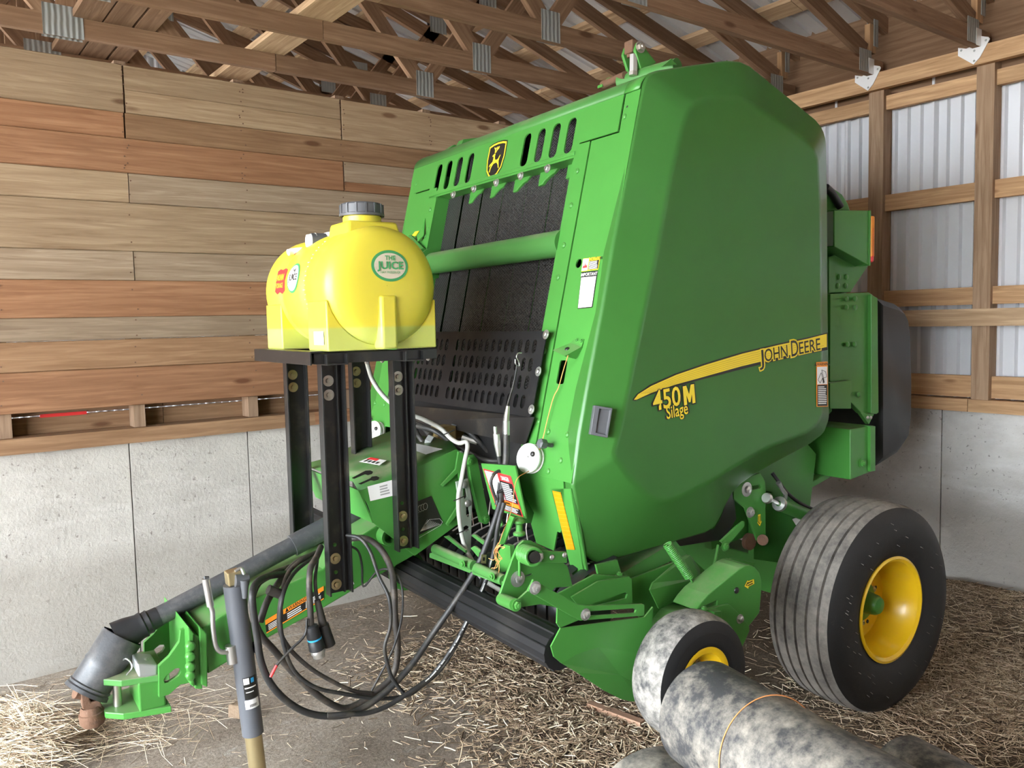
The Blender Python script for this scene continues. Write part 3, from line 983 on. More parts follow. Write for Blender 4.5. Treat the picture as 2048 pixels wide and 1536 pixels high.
def quad_pt(q, s, t):
    return (q[0] * (1 - s) + q[1] * s) * (1 - t) + (q[3] * (1 - s) + q[2] * s) * t
def sub_quad(q, s0, s1, t0, t1):
    return [quad_pt(q, s0, t0), quad_pt(q, s1, t0), quad_pt(q, s1, t1), quad_pt(q, s0, t1)]
def print_lines(parent, q, s0, s1, t0, t1, n, mat, nrm, lift=0.0024, name='printed_lines'):
    mb = MB()
    nv = Vector(nrm).normalized()
    for k in range(n):
        t = t0 + (t1 - t0) * (k + 0.2) / n
        e = s1 - (s1 - s0) * RND.choice((0.05, 0.15, 0.3, 0.1))
        mb.prism([p + nv * lift for p in sub_quad(q, s0, e, t, t + (t1 - t0) / n * 0.5)], nv * 0.0002)
    return part(mb, name, mat, parent, None)
# warning sticker near the rear edge
q = [sd(1816, 765), sd(1893, 762), sd(1896, 1068), sd(1818, 1070)]
wst = label_quad(panel, q, 'orange', 'warning_sticker', NY)
label_quad(panel, sub_quad(q, 0.06, 0.94, 0.11, 0.50), 'white', 'sticker_field', NY, 0.0016)
label_quad(panel, sub_quad(q, 0.06, 0.94, 0.51, 0.985), 'decal_black', 'sticker_field', NY, 0.0016)
print_lines(panel, q, 0.12, 0.9, 0.54, 0.95, 10, 'white', NY)
U_ = (q[1] - q[0]).normalized()
text(panel, '\u25B2WARNING', quad_pt(q, 0.5, 0.055), U_, Vector((0, 0, 1)), 0.018, 'decal_black', 'lettering', 0.01, depth=0.002)
mb = MB()                                                          # pictogram: raised gate over a crushed figure
for poly in ([(0.45, 0.18), (0.80, 0.22), (0.88, 0.34), (0.60, 0.36)], [(0.12, 0.40), (0.40, 0.24), (0.52, 0.36), (0.30, 0.47)]):
    pp = [quad_pt(q, *p) + NY * 0.0022 for p in poly]
    for i in range(4):
        mb.tube([pp[i], pp[(i + 1) % 4]], 0.0011, 4)
mb.prism([quad_pt(q, *p) + NY * 0.0022 for p in ((0.50, 0.36), (0.62, 0.36), (0.70, 0.46), (0.56, 0.48))], NY * 0.0003)
part(mb, 'pictogram', 'decal_black', panel, None)
# recessed grab handle
h0 = [S(*R2(300, 1060), 2.182), S(*R2(422, 1080), 2.152), S(*R2(388, 1282), 2.152), S(*R2(270, 1258), 2.182)]
hn = (h0[1] - h0[0]).cross(h0[3] - h0[0]).normalized()
hn = hn if hn.y < 0 else -hn
mb = MB()
hi = [quad_pt(h0, *p) for p in ((0.30, 0.09), (0.90, 0.07), (0.90, 0.92), (0.30, 0.90))]
c_ = hn * 0.012
mb.rings([[p - hn * 0.02 for p in h0], [p + c_ for p in h0], [p + c_ for p in hi], [p + hn * 0.003 for p in hi]], True, False, True)
mb.prism([p + hn * 0.0032 for p in hi], -hn * 0.003)
hd = part(mb, 'grab_handle', 'plastic_grey', panel, 30, 0.003)

# ---- front: hood with air slots, bar, corner columns
mp = lambda off: (lambda y, z: FQ(y, z, off))
HT = 2.506
slots_px = [(877, 358), (897, 350.6), (918, 343), (940.4, 335), (1054, 293.5), (1082.7, 283), (1112.5, 272.5), (1143.8, 261)]
holes = []
for s_ in slots_px:
    p = FP(*s_)
    holes.append([(p.y + dx, 2.414 + dz) for dx, dz in rrect(0, 0, 0.052, 0.138, 0.022)])
outl = [(2.305, 2.372), (2.522, 2.372), (2.535, 2.318), (3.715, 2.318), (3.728, 2.372), (3.90, 2.372), (3.955, 2.43), (3.95, HT), (2.305, HT)]
hood = part(MB().plate(outl, holes, mp(-0.004), FN * 0.006), 'front_hood', 'green', baler, None)
# rolled top edge and the roof behind it
topf = S(1314, 139, YR); topr = S(1480, 121, YR); diag = S(1646, 255, YR)
prof = [FQ(0, HT, -0.004)]
r0 = FQ(0, HT, -0.004)
for k in range(1, 8):
    t = k / 7
    p1_, p2_ = Vector((r0.x + 0.02, 0, r0.z + 0.075)), Vector((topf.x + 0.06, 0, topf.z - 0.008))
    p = r0 * (1 - t) ** 2 + p1_ * 2 * t * (1 - t) + p2_ * t ** 2
    prof.append(Vector((p.x, 0, p.z)))
def strip(pr_, y0, y1, name, mat, th=0.006):
    mb = MB()
    mb.rings([[Vector((p.x, y0, p.z)) for p in pr_], [Vector((p.x, y1, p.z)) for p in pr_]], False)
    o = part(mb, name, mat, baler, 50)
    md = o.modifiers.new('gauge', 'SOLIDIFY'); md.thickness = th; md.offset = 0
    return o
strip(prof, 2.305, 3.95, 'hood_top', 'green_dirty')
strip(prof, 2.223, 2.302, 'hood_corner', 'green')
roofp = [prof[-1], Vector((topr.x, 0, topr.z - 0.02)), Vector((diag.x, 0, diag.z - 0.02)), Vector((diag.x + 0.02, 0, 1.25))]
strip(roofp, 2.23, 3.95, 'roof_sheet', 'green_dirty')
# bar below the slots folds back, carries five bolts and scraper flaps
bar = MB().box(FQ((2.54 + 3.71) / 2, 2.326, 0.035), (0.085, 1.17, 0.018), (FN, PY, FU))
part(bar, 'front_bar', 'green', baler, None, 0.004)
for k in range(5):
    y = 2.706 + 0.1878 * k
    bolt(baler, FQ(y, 2.303, -0.004), -FN, 0.0125, 'zinc', 'nut')
    mb = MB()
    pts_ = [(-0.08, 0.045), (-0.05, 0.022), (-0.02, 0.014), (0.005, 0.0), (0.02, -0.014), (0.05, -0.018), (0.05, 0.045)]
    mb.prism([FQ(y - 0.10 + a, 2.275 + b, 0.055) for a, b in pts_], FN * 0.03)
    part(mb, 'scraper_flap', 'green', baler, None, 0.004)
def column(fix, nm):
    mb = MB()
    a_ = [(2.222, 1.143), (2.455, 1.143), (2.455, 2.366), (2.299, 2.366), (2.299, HT), (2.222, HT)]
    hs = [rrect(2.385, 1.513, 0.045, 0.085, 0.01)]
    hs.append(circ(2.40, 1.905, 0.017))
    fl = lambda y, z: fix(FQ(y, z))
    n_ = FN * 0.006
    mb.plate(a_, hs, fl, n_)
    return part(mb, nm, 'green', baler, None)
col_r = column(lambda p: p, 'corner_column')
col_l = column(mir, 'corner_column')
for fix in (lambda p: p, mir):
    mb = MB().plate([(2.459, 1.20), (2.548, 1.20), (2.548, 2.30), (2.530, 2.366), (2.459, 2.366)], [], lambda y, z: fix(FQ(y, z, -0.004)), FN * 0.006)
    part(mb, 'opening_flange', 'green', baler, None)
    mb = MB()                                                      # side of the chamber behind the opening
    mb.prism([fix(p) for p in (FQ(2.548, 0.95), FQ(2.548, 2.42), Vector((2.95, 2.548, 2.45)), Vector((3.05, 2.548, 1.3)), Vector((2.75, 2.548, 0.80)))], (fix(Vector((0, 2.54, 0))) - fix(Vector((0, 2.548, 0)))))
    part(mb, 'chamber_side', 'green', baler, None)
    for z in (2.26, 2.13, 1.98, 1.86, 1.72, 1.585):
        if z in (1.72,):
            continue
        bolt(baler, fix(FQ(2.505, z, -0.005)), -FN, 0.012, 'green', 'dome')
    for y, z in ((2.285, 2.42), (2.40, 1.30), (2.29, 1.30), (2.30, 1.21), (2.36, 1.165), (2.43, 1.17), (2.47, 1.33)):
        bolt(baler, fix(FQ(y, z, -0.001)), -FN, 0.011, 'green', 'dome')
# black keyhole marks
bolt(baler, FQ(2.28, 2.455, 0.002), -FN, 0.006, 'decal_black', 'dome', 'plug')

# emblem: leaping stag on a black shield with yellow rim
e0 = FP(993, 320)
def em(a, b, k):
    return FQ(e0.y - a, e0.z + b, -0.0046 - 0.0006 * k)
def shield(s_):
    pts = []
    w, h = 0.074 * s_, 0.082 * s_
    top_ = [(-w, h * 0.90), (-w * 0.55, h * 0.99), (0, h * 1.02), (w * 0.55, h * 0.99), (w, h * 0.90)]
    pts += top_ + [(w * 1.03, 0.1 * h), (w * 0.86, -h * 0.55), (w * 0.45, -h * 0.93), (0, -h * 1.05), (-w * 0.45, -h * 0.93), (-w * 0.86, -h * 0.55), (-w * 1.03, 0.1 * h)]
    return pts
em_o = part(MB().prism([em(a, b, 0) for a, b in shield(1.0)], -FN * 0.0005), 'emblem', 'decal_black', baler, None)
ring_o, ring_i = shield(0.93), shield(0.84)
mb = MB().plate(ring_o, [ring_i], lambda a, b: em(a, b, 2), -FN * 0.0004)
part(mb, 'emblem_rim', 'decal_yellow', em_o, None)
stag = [(-0.044, -0.060), (-0.036, -0.062), (-0.034, -0.046), (-0.026, -0.032), (-0.012, -0.020), (0.008, -0.017), (0.020, -0.020), (0.032, -0.032), (0.042, -0.052),
        (0.047, -0.050), (0.040, -0.028), (0.034, -0.012), (0.036, 0.002), (0.044, 0.016), (0.041, 0.020), (0.032, 0.010), (0.026, 0.001), (0.012, -0.003), (-0.003, 0.000),
        (-0.009, 0.012), (-0.012, 0.024), (-0.009, 0.030), (-0.015, 0.036), (-0.022, 0.033), (-0.036, 0.026), (-0.035, 0.021), (-0.023, 0.020), (-0.022, 0.004), (-0.025, -0.008),
        (-0.034, -0.013), (-0.048, -0.020), (-0.054, -0.029), (-0.050, -0.032), (-0.042, -0.026), (-0.032, -0.022), (-0.040, -0.038)]
stag = [(a * 0.84, b * 0.84 + 0.001) for a, b in stag]
part(MB().plate(stag, [], lambda a, b: em(a, b, 2), -FN * 0.0006), 'stag', 'decal_yellow', em_o, None)
mb = MB()
for br in ([(-0.010, 0.038), (0.000, 0.050), (0.002, 0.066)], [(0.000, 0.050), (0.012, 0.056), (0.016, 0.066)], [(-0.014, 0.038), (-0.016, 0.054), (-0.026, 0.066)], [(-0.016, 0.050), (-0.010, 0.064)]):
    mb.tube([em(a * 0.9, b * 0.88, 3) for a, b in br], 0.0020, 5)
part(mb, 'antlers', 'decal_yellow', em_o, None)

# stickers on the right column
C8 = K(780, 200, 4.096)
q = [FP(*C8(1585, 1300)), FP(*C8(1727, 1282)), FP(*C8(1708, 1390)), FP(*C8(1570, 1408))]
q = [p - FN * 0.0005 for p in q]
label_quad(col_r, q, 'decal_yellow', 'caution_sticker', -FN)
label_quad(col_r, sub_quad(q, 0.02, 0.36, 0.05, 0.95), 'white', 'sticker_field', -FN, 0.0016)
label_quad(col_r, sub_quad(q, 0.40, 0.97, 0.26, 0.93), 'decal_black', 'sticker_field', -FN, 0.0016)
print_lines(col_r, q, 0.43, 0.95, 0.30, 0.92, 6, 'white', -FN)
part(MB().prism([quad_pt(q, *p) - FN * 0.0022 for p in ((0.05, 0.75), (0.10, 0.5), (0.15, 0.62), (0.19, 0.35), (0.25, 0.6), (0.29, 0.45), (0.33, 0.75))], -FN * 0.0003), 'flame_sign', 'red', col_r, None)
text(col_r, '\u25B2CAUTION', quad_pt(q, 0.68, 0.14), (q[1] - q[0]), FU, 0.016, 'decal_black', 'lettering', 0.01, depth=0.002)
q = [FP(*C8(1572, 1412)), FP(*C8(1705, 1398)), FP(*C8(1660, 1700)), FP(*C8(1540, 1713))]
q = [p - FN * 0.0005 for p in q]
label_quad(col_r, q, 'decal_black', 'important_sticker', -FN)
label_quad(col_r, sub_quad(q, 0.03, 0.96, 0.15, 0.975), 'white', 'sticker_field', -FN, 0.0016)
print_lines(col_r, q, 0.10, 0.9, 0.2, 0.92, 13, 'label_grey', -FN)
text(col_r, 'IMPORTANT', quad_pt(q, 0.5, 0.08), (q[1] - q[0]), FU, 0.0165, 'white', 'lettering', 0.01, depth=0.002)

# twine guide bracket in the column
P7 = K(780, 560, 4.096)
mb = MB()
tp = [FP(*P7(1520, 475)), FP(*P7(1592, 485)), FP(*P7(1580, 550)), FP(*P7(1530, 650)), FP(*P7(1430, 600)), FP(*P7(1500, 520))]
lift = [-0.002, -0.002, -0.006, -0.055, -0.055, -0.012]
tp = [p + FN * l for p, l in zip(tp, lift)]
mb.prism(tp[:2] + [tp[2], tp[5]], FN * 0.002)
mb.prism([tp[5], tp[2], tp[3], tp[4]], FN * 0.002)
mb.prism([tp[2], tp[3], tp[3] + FN * 0.05, tp[2] + FN * 0.01], PY * 0.003)
tg = part(mb, 'twine_guide', 'green', baler, None)
bolt(tg, FP(*P7(1532, 492), -0.003), -FN, 0.006, 'green', 'nut'); bolt(tg, FP(*P7(1570, 500), -0.003), -FN, 0.006, 'green', 'nut')
bolt(tg, (tp[5] + tp[2] + tp[3] + tp[4]) / 4 - FN * 0.001, (tp[2] - tp[5]).cross(tp[3] - tp[5]) * (1 if ((tp[2] - tp[5]).cross(tp[3] - tp[5])).x < 0 else -1), 0.009, 'decal_black', 'dome', 'guide_hole')
part(MB().tube(smooth_path([FP(*P7(1458, 620), -0.055), FP(*P7(1420, 740), -0.02), FP(*P7(1380, 880), -0.015), FP(*P7(1340, 960), -0.015), FP(*P7(1295, 1120), -0.015), FP(*P7(1255, 1290), -0.015), FP(*P7(1222, 1400), -0.02)]), 0.0018, 5), 'twine', 'twine', baler, 60)
# twine spools (white discs) right and left, with black knobs above
for (u, v, ku, kv) in ((1060, 917, 1104, 891), (750, 864, 743, 839)):
    p = FP(u, v, -0.03)
    ax_ = (-FN + Vector((0, -0.25, 0))).normalized() if u > 900 else (-FN + Vector((0, -0.25, 0))).normalized()
    mb = MB().lathe([(-0.022, 0.01), (-0.022, 0.052), (-0.012, 0.054), (-0.010, 0.045), (0.002, 0.045), (0.004, 0.054), (0.012, 0.054), (0.014, 0.049), (0.010, 0.03), (0.012, 0.022), (0.016, 0.016), (0.016, 0.0)], p, ax_, 32)
    w_ = part(mb, 'twine_pulley', 'white', baler, 40, label='white plastic pulley')
    bolt(w_, p + ax_ * 0.015, ax_, 0.009, 'white', 'nut')
    bolt(w_, p + ax_ * 0.0105 + FU * 0.018 - PY * 0.021, ax_, 0.010, 'decal_black', 'dome', 'hole')
    p2 = FP(ku, kv, -0.005)
    part(MB().lathe([(0, 0.008), (0.03, 0.008), (0.03, 0.017), (0.055, 0.019), (0.06, 0.012), (0.06, 0)], p2, -FN, 6), 'knob', 'plastic_grey', baler, 30)

# ---- inside the opening: belts, cross tube, left bracket
XB = lambda z: XF + 0.115 + 0.228 * z
BN = Vector((1, 0, -0.228)).normalized()
for k in range(6):
    y0 = 2.585 + 0.1805 * k
    pr_ = []
    rings_ = []
    for i in range(15):
        z = 1.22 + (2.552 - 1.22) * i / 14
        rings_.append([Vector((XB(z) + 0.004 * math.cos((q / 6 - 0.5) * 2.2 + k), y0 + 0.172 * q / 6, z)) for q in range(7)])
    part(MB().rings(rings_, False), 'belt', 'belt', baler, 60)
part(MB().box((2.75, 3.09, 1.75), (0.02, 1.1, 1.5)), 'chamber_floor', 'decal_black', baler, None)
part(MB().box((2.40, 3.09, 2.545), (0.44, 1.14, 0.01)), 'chamber_shade_sheet', 'decal_black', baler, None)  # black sheet added as painted shade, so the hood slots look dark
tA, tB = FP(862, 527, 0.02), FP(1120, 474, 0.02)
tz = (tA.z + tB.z) / 2
tube_c = FQ(0, 1.995, 0.03)
part(MB().tube([(tube_c.x, 2.545, tube_c.z), (tube_c.x, 3.60, tube_c.z - 0.005)], 0.0515, 28), 'cross_tube', 'green_dirty', baler, 60)
part(MB().lathe([(0, 0.0), (0, 0.075), (0.012, 0.075), (0.012, 0.0)], (tube_c.x, 3.60, tube_c.z - 0.005), (0, 1, 0), 28), 'tube_flange', 'green', baler, 40)
# left inner plate with its small gauge arm
lp = [FP(*C8(325, 865), 0.0), FP(*C8(525, 905), 0.12), FP(*C8(480, 1215), 0.12), FP(*C8(300, 1260), 0.0), FP(*C8(265, 1180), 0.0)]
part(MB().prism(lp, Vector((0.004, 0.01, 0))), 'inner_plate', 'green', baler, None)
bolt(baler, FP(*C8(315, 1055), 0.0), -FN, 0.013, 'green', 'dome')
arm = [FP(*C8(265, 1040), -0.02), FP(*C8(285, 970), -0.01), FP(*C8(275, 1110), -0.02), FP(*C8(225, 1160), -0.03), FP(*C8(220, 1090), -0.03)]
part(MB().prism([arm[1], arm[2], arm[3], arm[4], arm[0]], FN * 0.004), 'gauge_arm', 'green', baler, None)
part(MB().prism([FP(*C8(180, 1110), -0.035), FP(*C8(205, 1078), -0.035), FP(*C8(235, 1072), -0.035), FP(*C8(205, 1115), -0.035)], FN * 0.004), 'gauge_pointer', 'decal_yellow', baler, None)
part(MB().tube([FP(*C8(165, 1130), -0.03), FP(*C8(270, 1240), -0.02)], [0.017, 0.017], 8), 'gauge_body', 'green', baler, 40)
part(MB().prism([FP(*C8(158, 1145), -0.05), FP(*C8(185, 1150), -0.05), FP(*C8(180, 1170), -0.05), FP(*C8(160, 1165), -0.05)], FN * 0.004), 'gauge_mark', 'decal_yellow', baler, None)

# ---- black perforated guard
gh = []
SLH = 0.051
rows_z = [FP(1072, 692).z, FP(1062, 728).z, FP(1055, 763).z, FP(1046, 800).z]
for r_, z in enumerate(rows_z):
    for k in range(24):
        y = 2.535 + 0.0475 * k + 0.012 * r_ * 0.3
        if k == 13 or y > 3.66:
            continue
        gh.append(rrect(y, z, 0.027, SLH, 0.0135, 3))
gz0, gz1 = FP(1070, 832).z, FP(1097, 662).z
guard = part(MB().plate([(2.475, gz0 + 0.01), (2.485, gz0), (3.69, gz0), (3.69, gz1), (2.485, gz1), (2.472, gz1 - 0.012)], gh, mp(-0.035), FN * 0.004), 'perforated_guard', 'black_sheet', baler, None)
for (u, v) in ((1092, 669), (1077, 743), (1063, 819)):
    p = FP(u, v, -0.037)
    bolt(guard, p, -FN, 0.0095, 'zinc', 'washer')
# black crop shield below the guard and dark panel behind it
part(MB().prism([FP(1068, 834, -0.03), FP(826, 812, -0.03), FP(826, 842, -0.06), FP(1050, 890, -0.02)], FN * 0.004), 'crop_flap', 'black_paint', baler, None)
part(MB().prism([FQ(2.55, 1.40, 0.03), FQ(3.70, 1.40, 0.03), FQ(3.70, 1.12, 0.03), FQ(2.55, 1.12, 0.03)], FN * 0.01), 'front_bulkhead', 'black_sheet', baler, None)
# ================================================================ wheels
def wheel(parent, c, ax, R, W, rim_r, nm_t, grooves, tread_mat, lugs=6, hub=True):
    """tyre, rim and hub as parts; ax points outward"""
    c, ax = Vector(c), Vector(ax).normalized()
    h = W / 2
    pr_ = [(-h * 0.86, rim_r), (-h * 0.98, rim_r + 0.25 * (R - rim_r)), (-h, rim_r + 0.5 * (R - rim_r)), (-h * 0.96, R - 0.055), (-h * 0.84, R - 0.016)]
    ng = grooves
    for k in range(ng):
        g = -0.62 + 1.24 * k / max(1, ng - 1)
        cr = lambda q: R - 0.012 * (q ** 2)
        pr_ += [(h * (g - 0.035), cr(g)), (h * (g - 0.02), cr(g) - 0.014), (h * (g + 0.02), cr(g) - 0.014), (h * (g + 0.035), cr(g))]
    if not ng:
        pr_ += [(-h * 0.5, R - 0.004), (0, R), (h * 0.5, R - 0.004)]
    pr_ += [(h * 0.84, R - 0.016)]
    tr = part(MB().lathe(pr_, c, ax, 72), nm_t, tread_mat, parent, 50)
    side = [(h * 0.84, R - 0.016), (h * 0.93, R - 0.035), (h * 0.985, R - 0.075), (h, rim_r + 0.55 * (R - rim_r)), (h * 0.97, rim_r + 0.25 * (R - rim_r)), (h * 0.90, rim_r + 0.035), (h * 0.88, rim_r + 0.028), (h * 0.86, rim_r + 0.012), (h * 0.80, rim_r)]
    sw = part(MB().lathe(side, c, ax, 72), 'tyre_sidewall', 'tyre_side', parent, 50)
    hm = MB()
    for k in range(44):                                             # moulding hairs on the sidewall
        a = RND.uniform(0, 6.283); r = RND.uniform(rim_r + 0.06, R - 0.06)
        u_ = ax.orthogonal().normalized(); v_ = ax.cross(u_)
        p = c + ax * (h * 0.985) + (u_ * math.cos(a) + v_ * math.sin(a)) * r
        hm.tube([p, p + ax * 0.012 + Vector((0, 0, -0.004))], 0.0007, 3)
    if R > 0.4:
        part(hm, 'rubber_hairs', 'tyre', sw, None, kind='stuff')
    rr = rim_r
    rim = [(h * 0.80, rr + 0.012), (h * 0.90, rr + 0.016), (h * 0.92, rr + 0.006), (h * 0.86, rr - 0.006), (h * 0.55, rr - 0.012), (h * 0.45, rr - 0.022), (h * 0.05, rr - 0.03), (-h * 0.05, rr - 0.034), (-h * 0.1, rr * 0.62), (-h * 0.06, rr * 0.55), (-h * 0.06, 0.0)]
    rm = part(MB().lathe(rim, c, ax, 64), 'rim', 'yellow', parent, 40)
    u_ = Vector((0, 0, 1)); u_ = (u_ - ax * u_.dot(ax)).normalized(); v_ = ax.cross(u_)
    if hub:
        mb = MB().lathe([(-h * 0.06, rr * 0.44), (0.0, rr * 0.44), (0.014, rr * 0.40), (0.022, rr * 0.24), (0.075, rr * 0.20), (0.088, rr * 0.16), (0.092, 0.0)], c, ax, 32)
        hb = part(mb, 'hub', 'green', parent, 40)
    for k in range(lugs):
        a = 2 * math.pi * (k + 0.3) / lugs
        bolt(rm, c - ax * (h * 0.06) + (u_ * math.cos(a) + v_ * math.sin(a)) * rr * 0.52, ax, 0.011, 'steel', 'nut', 'lug_nut')
    for k in range(lugs * 2):
        a = 2 * math.pi * (k + 0.5) / (lugs * 2)
        bolt(rm, c - ax * (h * 0.095) + (u_ * math.cos(a) + v_ * math.sin(a)) * rr * 0.66, ax, 0.009, 'decal_black', 'dome', 'rim_hole')
    return tr

WX, WZ = 3.10, 0.494
for y, n_ in ((2.035, NY), (2 * YC - 2.035, PY)):
    wheel(baler, (WX, y, WZ), n_, 0.432, 0.32, 0.203, 'tyre', 5, 'tyre', 8)
part(MB().tube([(WX, 2.06, WZ), (WX, 2 * YC - 2.06, WZ)], 0.055, 16), 'axle', 'green', baler, 50)
part(MB().box((WX, YC, WZ + 0.02), (0.16, 1.62, 0.16)), 'axle_beam', 'green', baler, None, 0.006)

# ================================================================ lower frame on the right side
E2 = K(1420, 920, 7.314)
D2 = K(1200, 1050, 5.689)
C4 = K(950, 1050, 3.413)
C3 = K(780, 980, 3.938)
C6 = K(860, 960, 6.8267)
def poly(f, pts, y):
    return [S(*f(*p), y) for p in pts]
# suspension plate with slot and arrow
YB = 2.27
out2 = [E2(345, 455), E2(400, 370), E2(520, 265), E2(735, 190), E2(812, 312), E2(818, 1185), E2(700, 1185), E2(520, 705), E2(352, 575)]
o3 = [S(*p, YB) for p in out2]
sl = [S(*E2(*p), YB) for p in ((585, 385), (725, 360), (745, 400), (725, 420), (585, 440))]
part(MB().plate([(p.x, p.z) for p in o3], [[(p.x, p.z) for p in sl]], lambda x, z: Vector((x, YB, z)), PY * 0.012), 'suspension_plate', 'green', baler, None, 0.002)
bolt(baler, S(*E2(535, 430), YB), NY, 0.016, 'zinc', 'washer'); bolt(baler, S(*E2(583, 765), YB), NY, 0.016, 'zinc', 'nut')
part(MB().tube([S(*E2(770, 1170), YB - 0.03), S(*E2(770, 1170), YB + 0.08)], 0.023, 14), 'pivot_pin', 'rust', baler, 40)
part(MB().lathe([(0, 0.0), (0, 0.035), (0.02, 0.035), (0.02, 0)], S(*E2(600, 1200), YB + 0.03), PY, 18), 'pivot_collar', 'rust', baler, 40)
def arrow_decal(f, ctr, ang, y, L=0.052, W=0.03):
    o_ = S(*f(*ctr), y) + NY * 0.0008
    U, V = Vector((math.cos(ang), 0, math.sin(ang))), Vector((-math.sin(ang), 0, math.cos(ang)))
    def sh(k):
        return [(L * k * 0.5, 0), (0.02 * k * 0.6 - 0.004, W * k * 0.5), (0.02 * k * 0.6 - 0.004, W * 0.27 * k), (-L * 0.5 * k, W * 0.27 * k), (-L * 0.5 * k, -W * 0.27 * k), (0.02 * k * 0.6 - 0.004, -W * 0.27 * k), (0.02 * k * 0.6 - 0.004, -W * 0.5 * k)]
    to = lambda a, b: o_ + U * a + V * b
    d = part(MB().prism([to(*p) for p in sh(1.0)], NY * 0.0004), 'arrow_decal', 'decal_black', baler, None)
    part(MB().plate(sh(0.97), [sh(0.72)], lambda a, b: to(a, b) + NY * 0.0006, NY * 0.0003), 'arrow_outline', 'decal_yellow', d, None)
    part(MB().prism([to(a, b) + NY * 0.0006 for a, b in ((L * 0.22, 0.002), (-L * 0.36, 0.002), (-L * 0.36, -0.002), (L * 0.22, -0.002))], NY * 0.0003), 'arrow_line', 'decal_yellow', d, None)
arrow_decal(E2, (720, 880), math.radians(-86), YB)
# rear frame web behind the wheel, rail and lift cylinder
part(MB().prism(poly(E2, [(820, 560), (910, 470), (1020, 600), (1160, 800), (1260, 960), (1200, 1300), (1000, 1500), (640, 1450), (640, 560)], 2.36), PY * 0.03), 'frame_web', 'green', baler, None)
part(MB().prism([Vector((2.60, 2.40, 0.72)), Vector((3.25, 2.40, 0.78)), Vector((3.30, 2.40, 1.05)), Vector((3.0, 2.40, 1.30)), Vector((2.55, 2.40, 1.25))], PY * 0.04), 'frame_plate', 'green', baler, None)
part(MB().prism(poly(E2, [(910, 70), (1330, -20), (1330, 150), (1500, 240), (1160, 470), (960, 560), (900, 460)], 2.50), PY * 0.01), 'inner_skin', 'green', baler, None)
rail = [S(*E2(1130, 610), 2.42), S(*E2(1210, 480), 2.42), S(*E2(1820, 130), 2.42), S(*E2(1760, 260), 2.42)]
part(MB().prism(rail, PY * 0.05), 'lower_rail', 'green', baler, None, 0.004)
ca, cb = S(*E2(1010, 640), 2.26), S(*E2(1480, 830), 2.30)
d_ = (cb - ca).normalized()
part(MB().tube([ca, cb], 0.030, 20), 'lift_cylinder', 'green', baler, 50)
part(MB().lathe([(-0.006, 0.012), (-0.006, 0.030), (0.006, 0.033), (0.012, 0.031)], ca, d_, 22), 'cylinder_gland', 'zinc', baler, 40)
part(MB().tube([S(*E2(845, 560), 2.25), ca], 0.0075, 10), 'cylinder_rod', 'zinc', baler, 50)
part(MB().lathe([(-0.012, 0.0), (-0.012, 0.02), (0.0, 0.024), (0.012, 0.02), (0.012, 0)], S(*E2(838, 560), 2.25), d_, 16), 'rod_end', 'zinc', baler, 40)
part(MB().tube([S(*E2(1000, 330), 2.24), S(*E2(1050, 420), 2.24), S(*E2(1105, 495), 2.25), S(*E2(1095, 580), 2.26)], [0.011, 0.008, 0.009, 0.010], 10), 'hose_fitting', 'zinc', baler, 40)
part(MB().tube(smooth_path([S(*E2(910, 190), 2.35), S(*E2(1000, 310), 2.33), S(*E2(1120, 470), 2.33), S(*E2(1300, 620), 2.34), S(*E2(1500, 720), 2.36)]), 0.008, 8), 'cylinder_hose', 'rubber', baler, 60)
# black wheel-arch liner below the panel
part(MB().rings([poly(E2, [(300, 440), (240, 620), (140, 880), (60, 1000), (-120, 1070), (-600, 1180)], 2.245), poly(E2, [(345, 480), (385, 860), (250, 1090), (160, 1170), (-60, 1200), (-430, 1260)], 2.30)], False), 'arch_liner', 'plastic', baler, 60)

# link arm from plate to pickup pivot
part(MB().prism(poly(D2, [(1380, 190), (1560, 20), (1640, -40), (1640, 20), (1470, 215), (1440, 240)], 2.22), PY * 0.012), 'link_arm', 'green', baler, None)
bolt(baler, S(*D2(1420, 240), 2.215), NY, 0.014, 'green', 'nut')
part(MB().tube([S(*D2(1345, 230), 2.23), S(*D2(1290, 500), 2.20)], 0.006, 8), 'pull_rod', 'green', baler, 50)
# pickup side frame, shield with crease, skid wing
part(MB().prism(poly(D2, [(-60, 560), (310, 590), (365, 640), (360, 900), (-400, 960), (-700, 900)], 2.16), PY * 0.008), 'pickup_side', 'green', baler, None, 0.002)
part(MB().prism(poly(D2, [(365, 610), (820, 440), (1000, 340), (1220, 540), (1500, 380), (1760, 430), (1500, 900), (1100, 1100), (560, 1240), (365, 900)], 2.20), PY * 0.01), 'pickup_frame', 'green', baler, None)
part(MB().prism(poly(D2, [(230, 560), (860, 180), (980, 330), (365, 620)], 2.23), PY * 0.25), 'pickup_cover', 'green_dirty', baler, None)
part(MB().prism([S(*D2(670, 950), 2.12), S(*D2(570, 740), 2.12), S(*D2(600, 660), 2.14), S(*D2(960, 350), 2.2), S(*D2(1030, 345), 2.2), S(*D2(1140, 500), 2.2), S(*D2(1140, 600), 2.18)], PY * 0.006), 'chain_guard', 'green', baler, None)
YWG = 1.985
up_w = [C4(585, 705), C4(1160, 628), C4(1215, 560), C4(1200, 875), C4(1030, 862), C4(842, 834), C4(700, 880), C4(592, 945), C4(540, 900), C4(520, 830)]
lo_w = [(C4(592, 945), 0.0), (C4(700, 880), 0.0), (C4(842, 834), 0.0), (C4(1030, 862), 0.0), (C4(1200, 875), 0.0), (C4(1180, 1130), 0.07), (C4(1130, 1198), 0.075), (C4(1075, 1205), 0.075), (C4(1000, 1190), 0.07), (C4(880, 1130), 0.055), (C4(700, 1010), 0.03)]
part(MB().prism([S(*p, YWG) for p in up_w], PY * 0.006), 'pickup_wing', 'green', baler, None)
mb = MB()
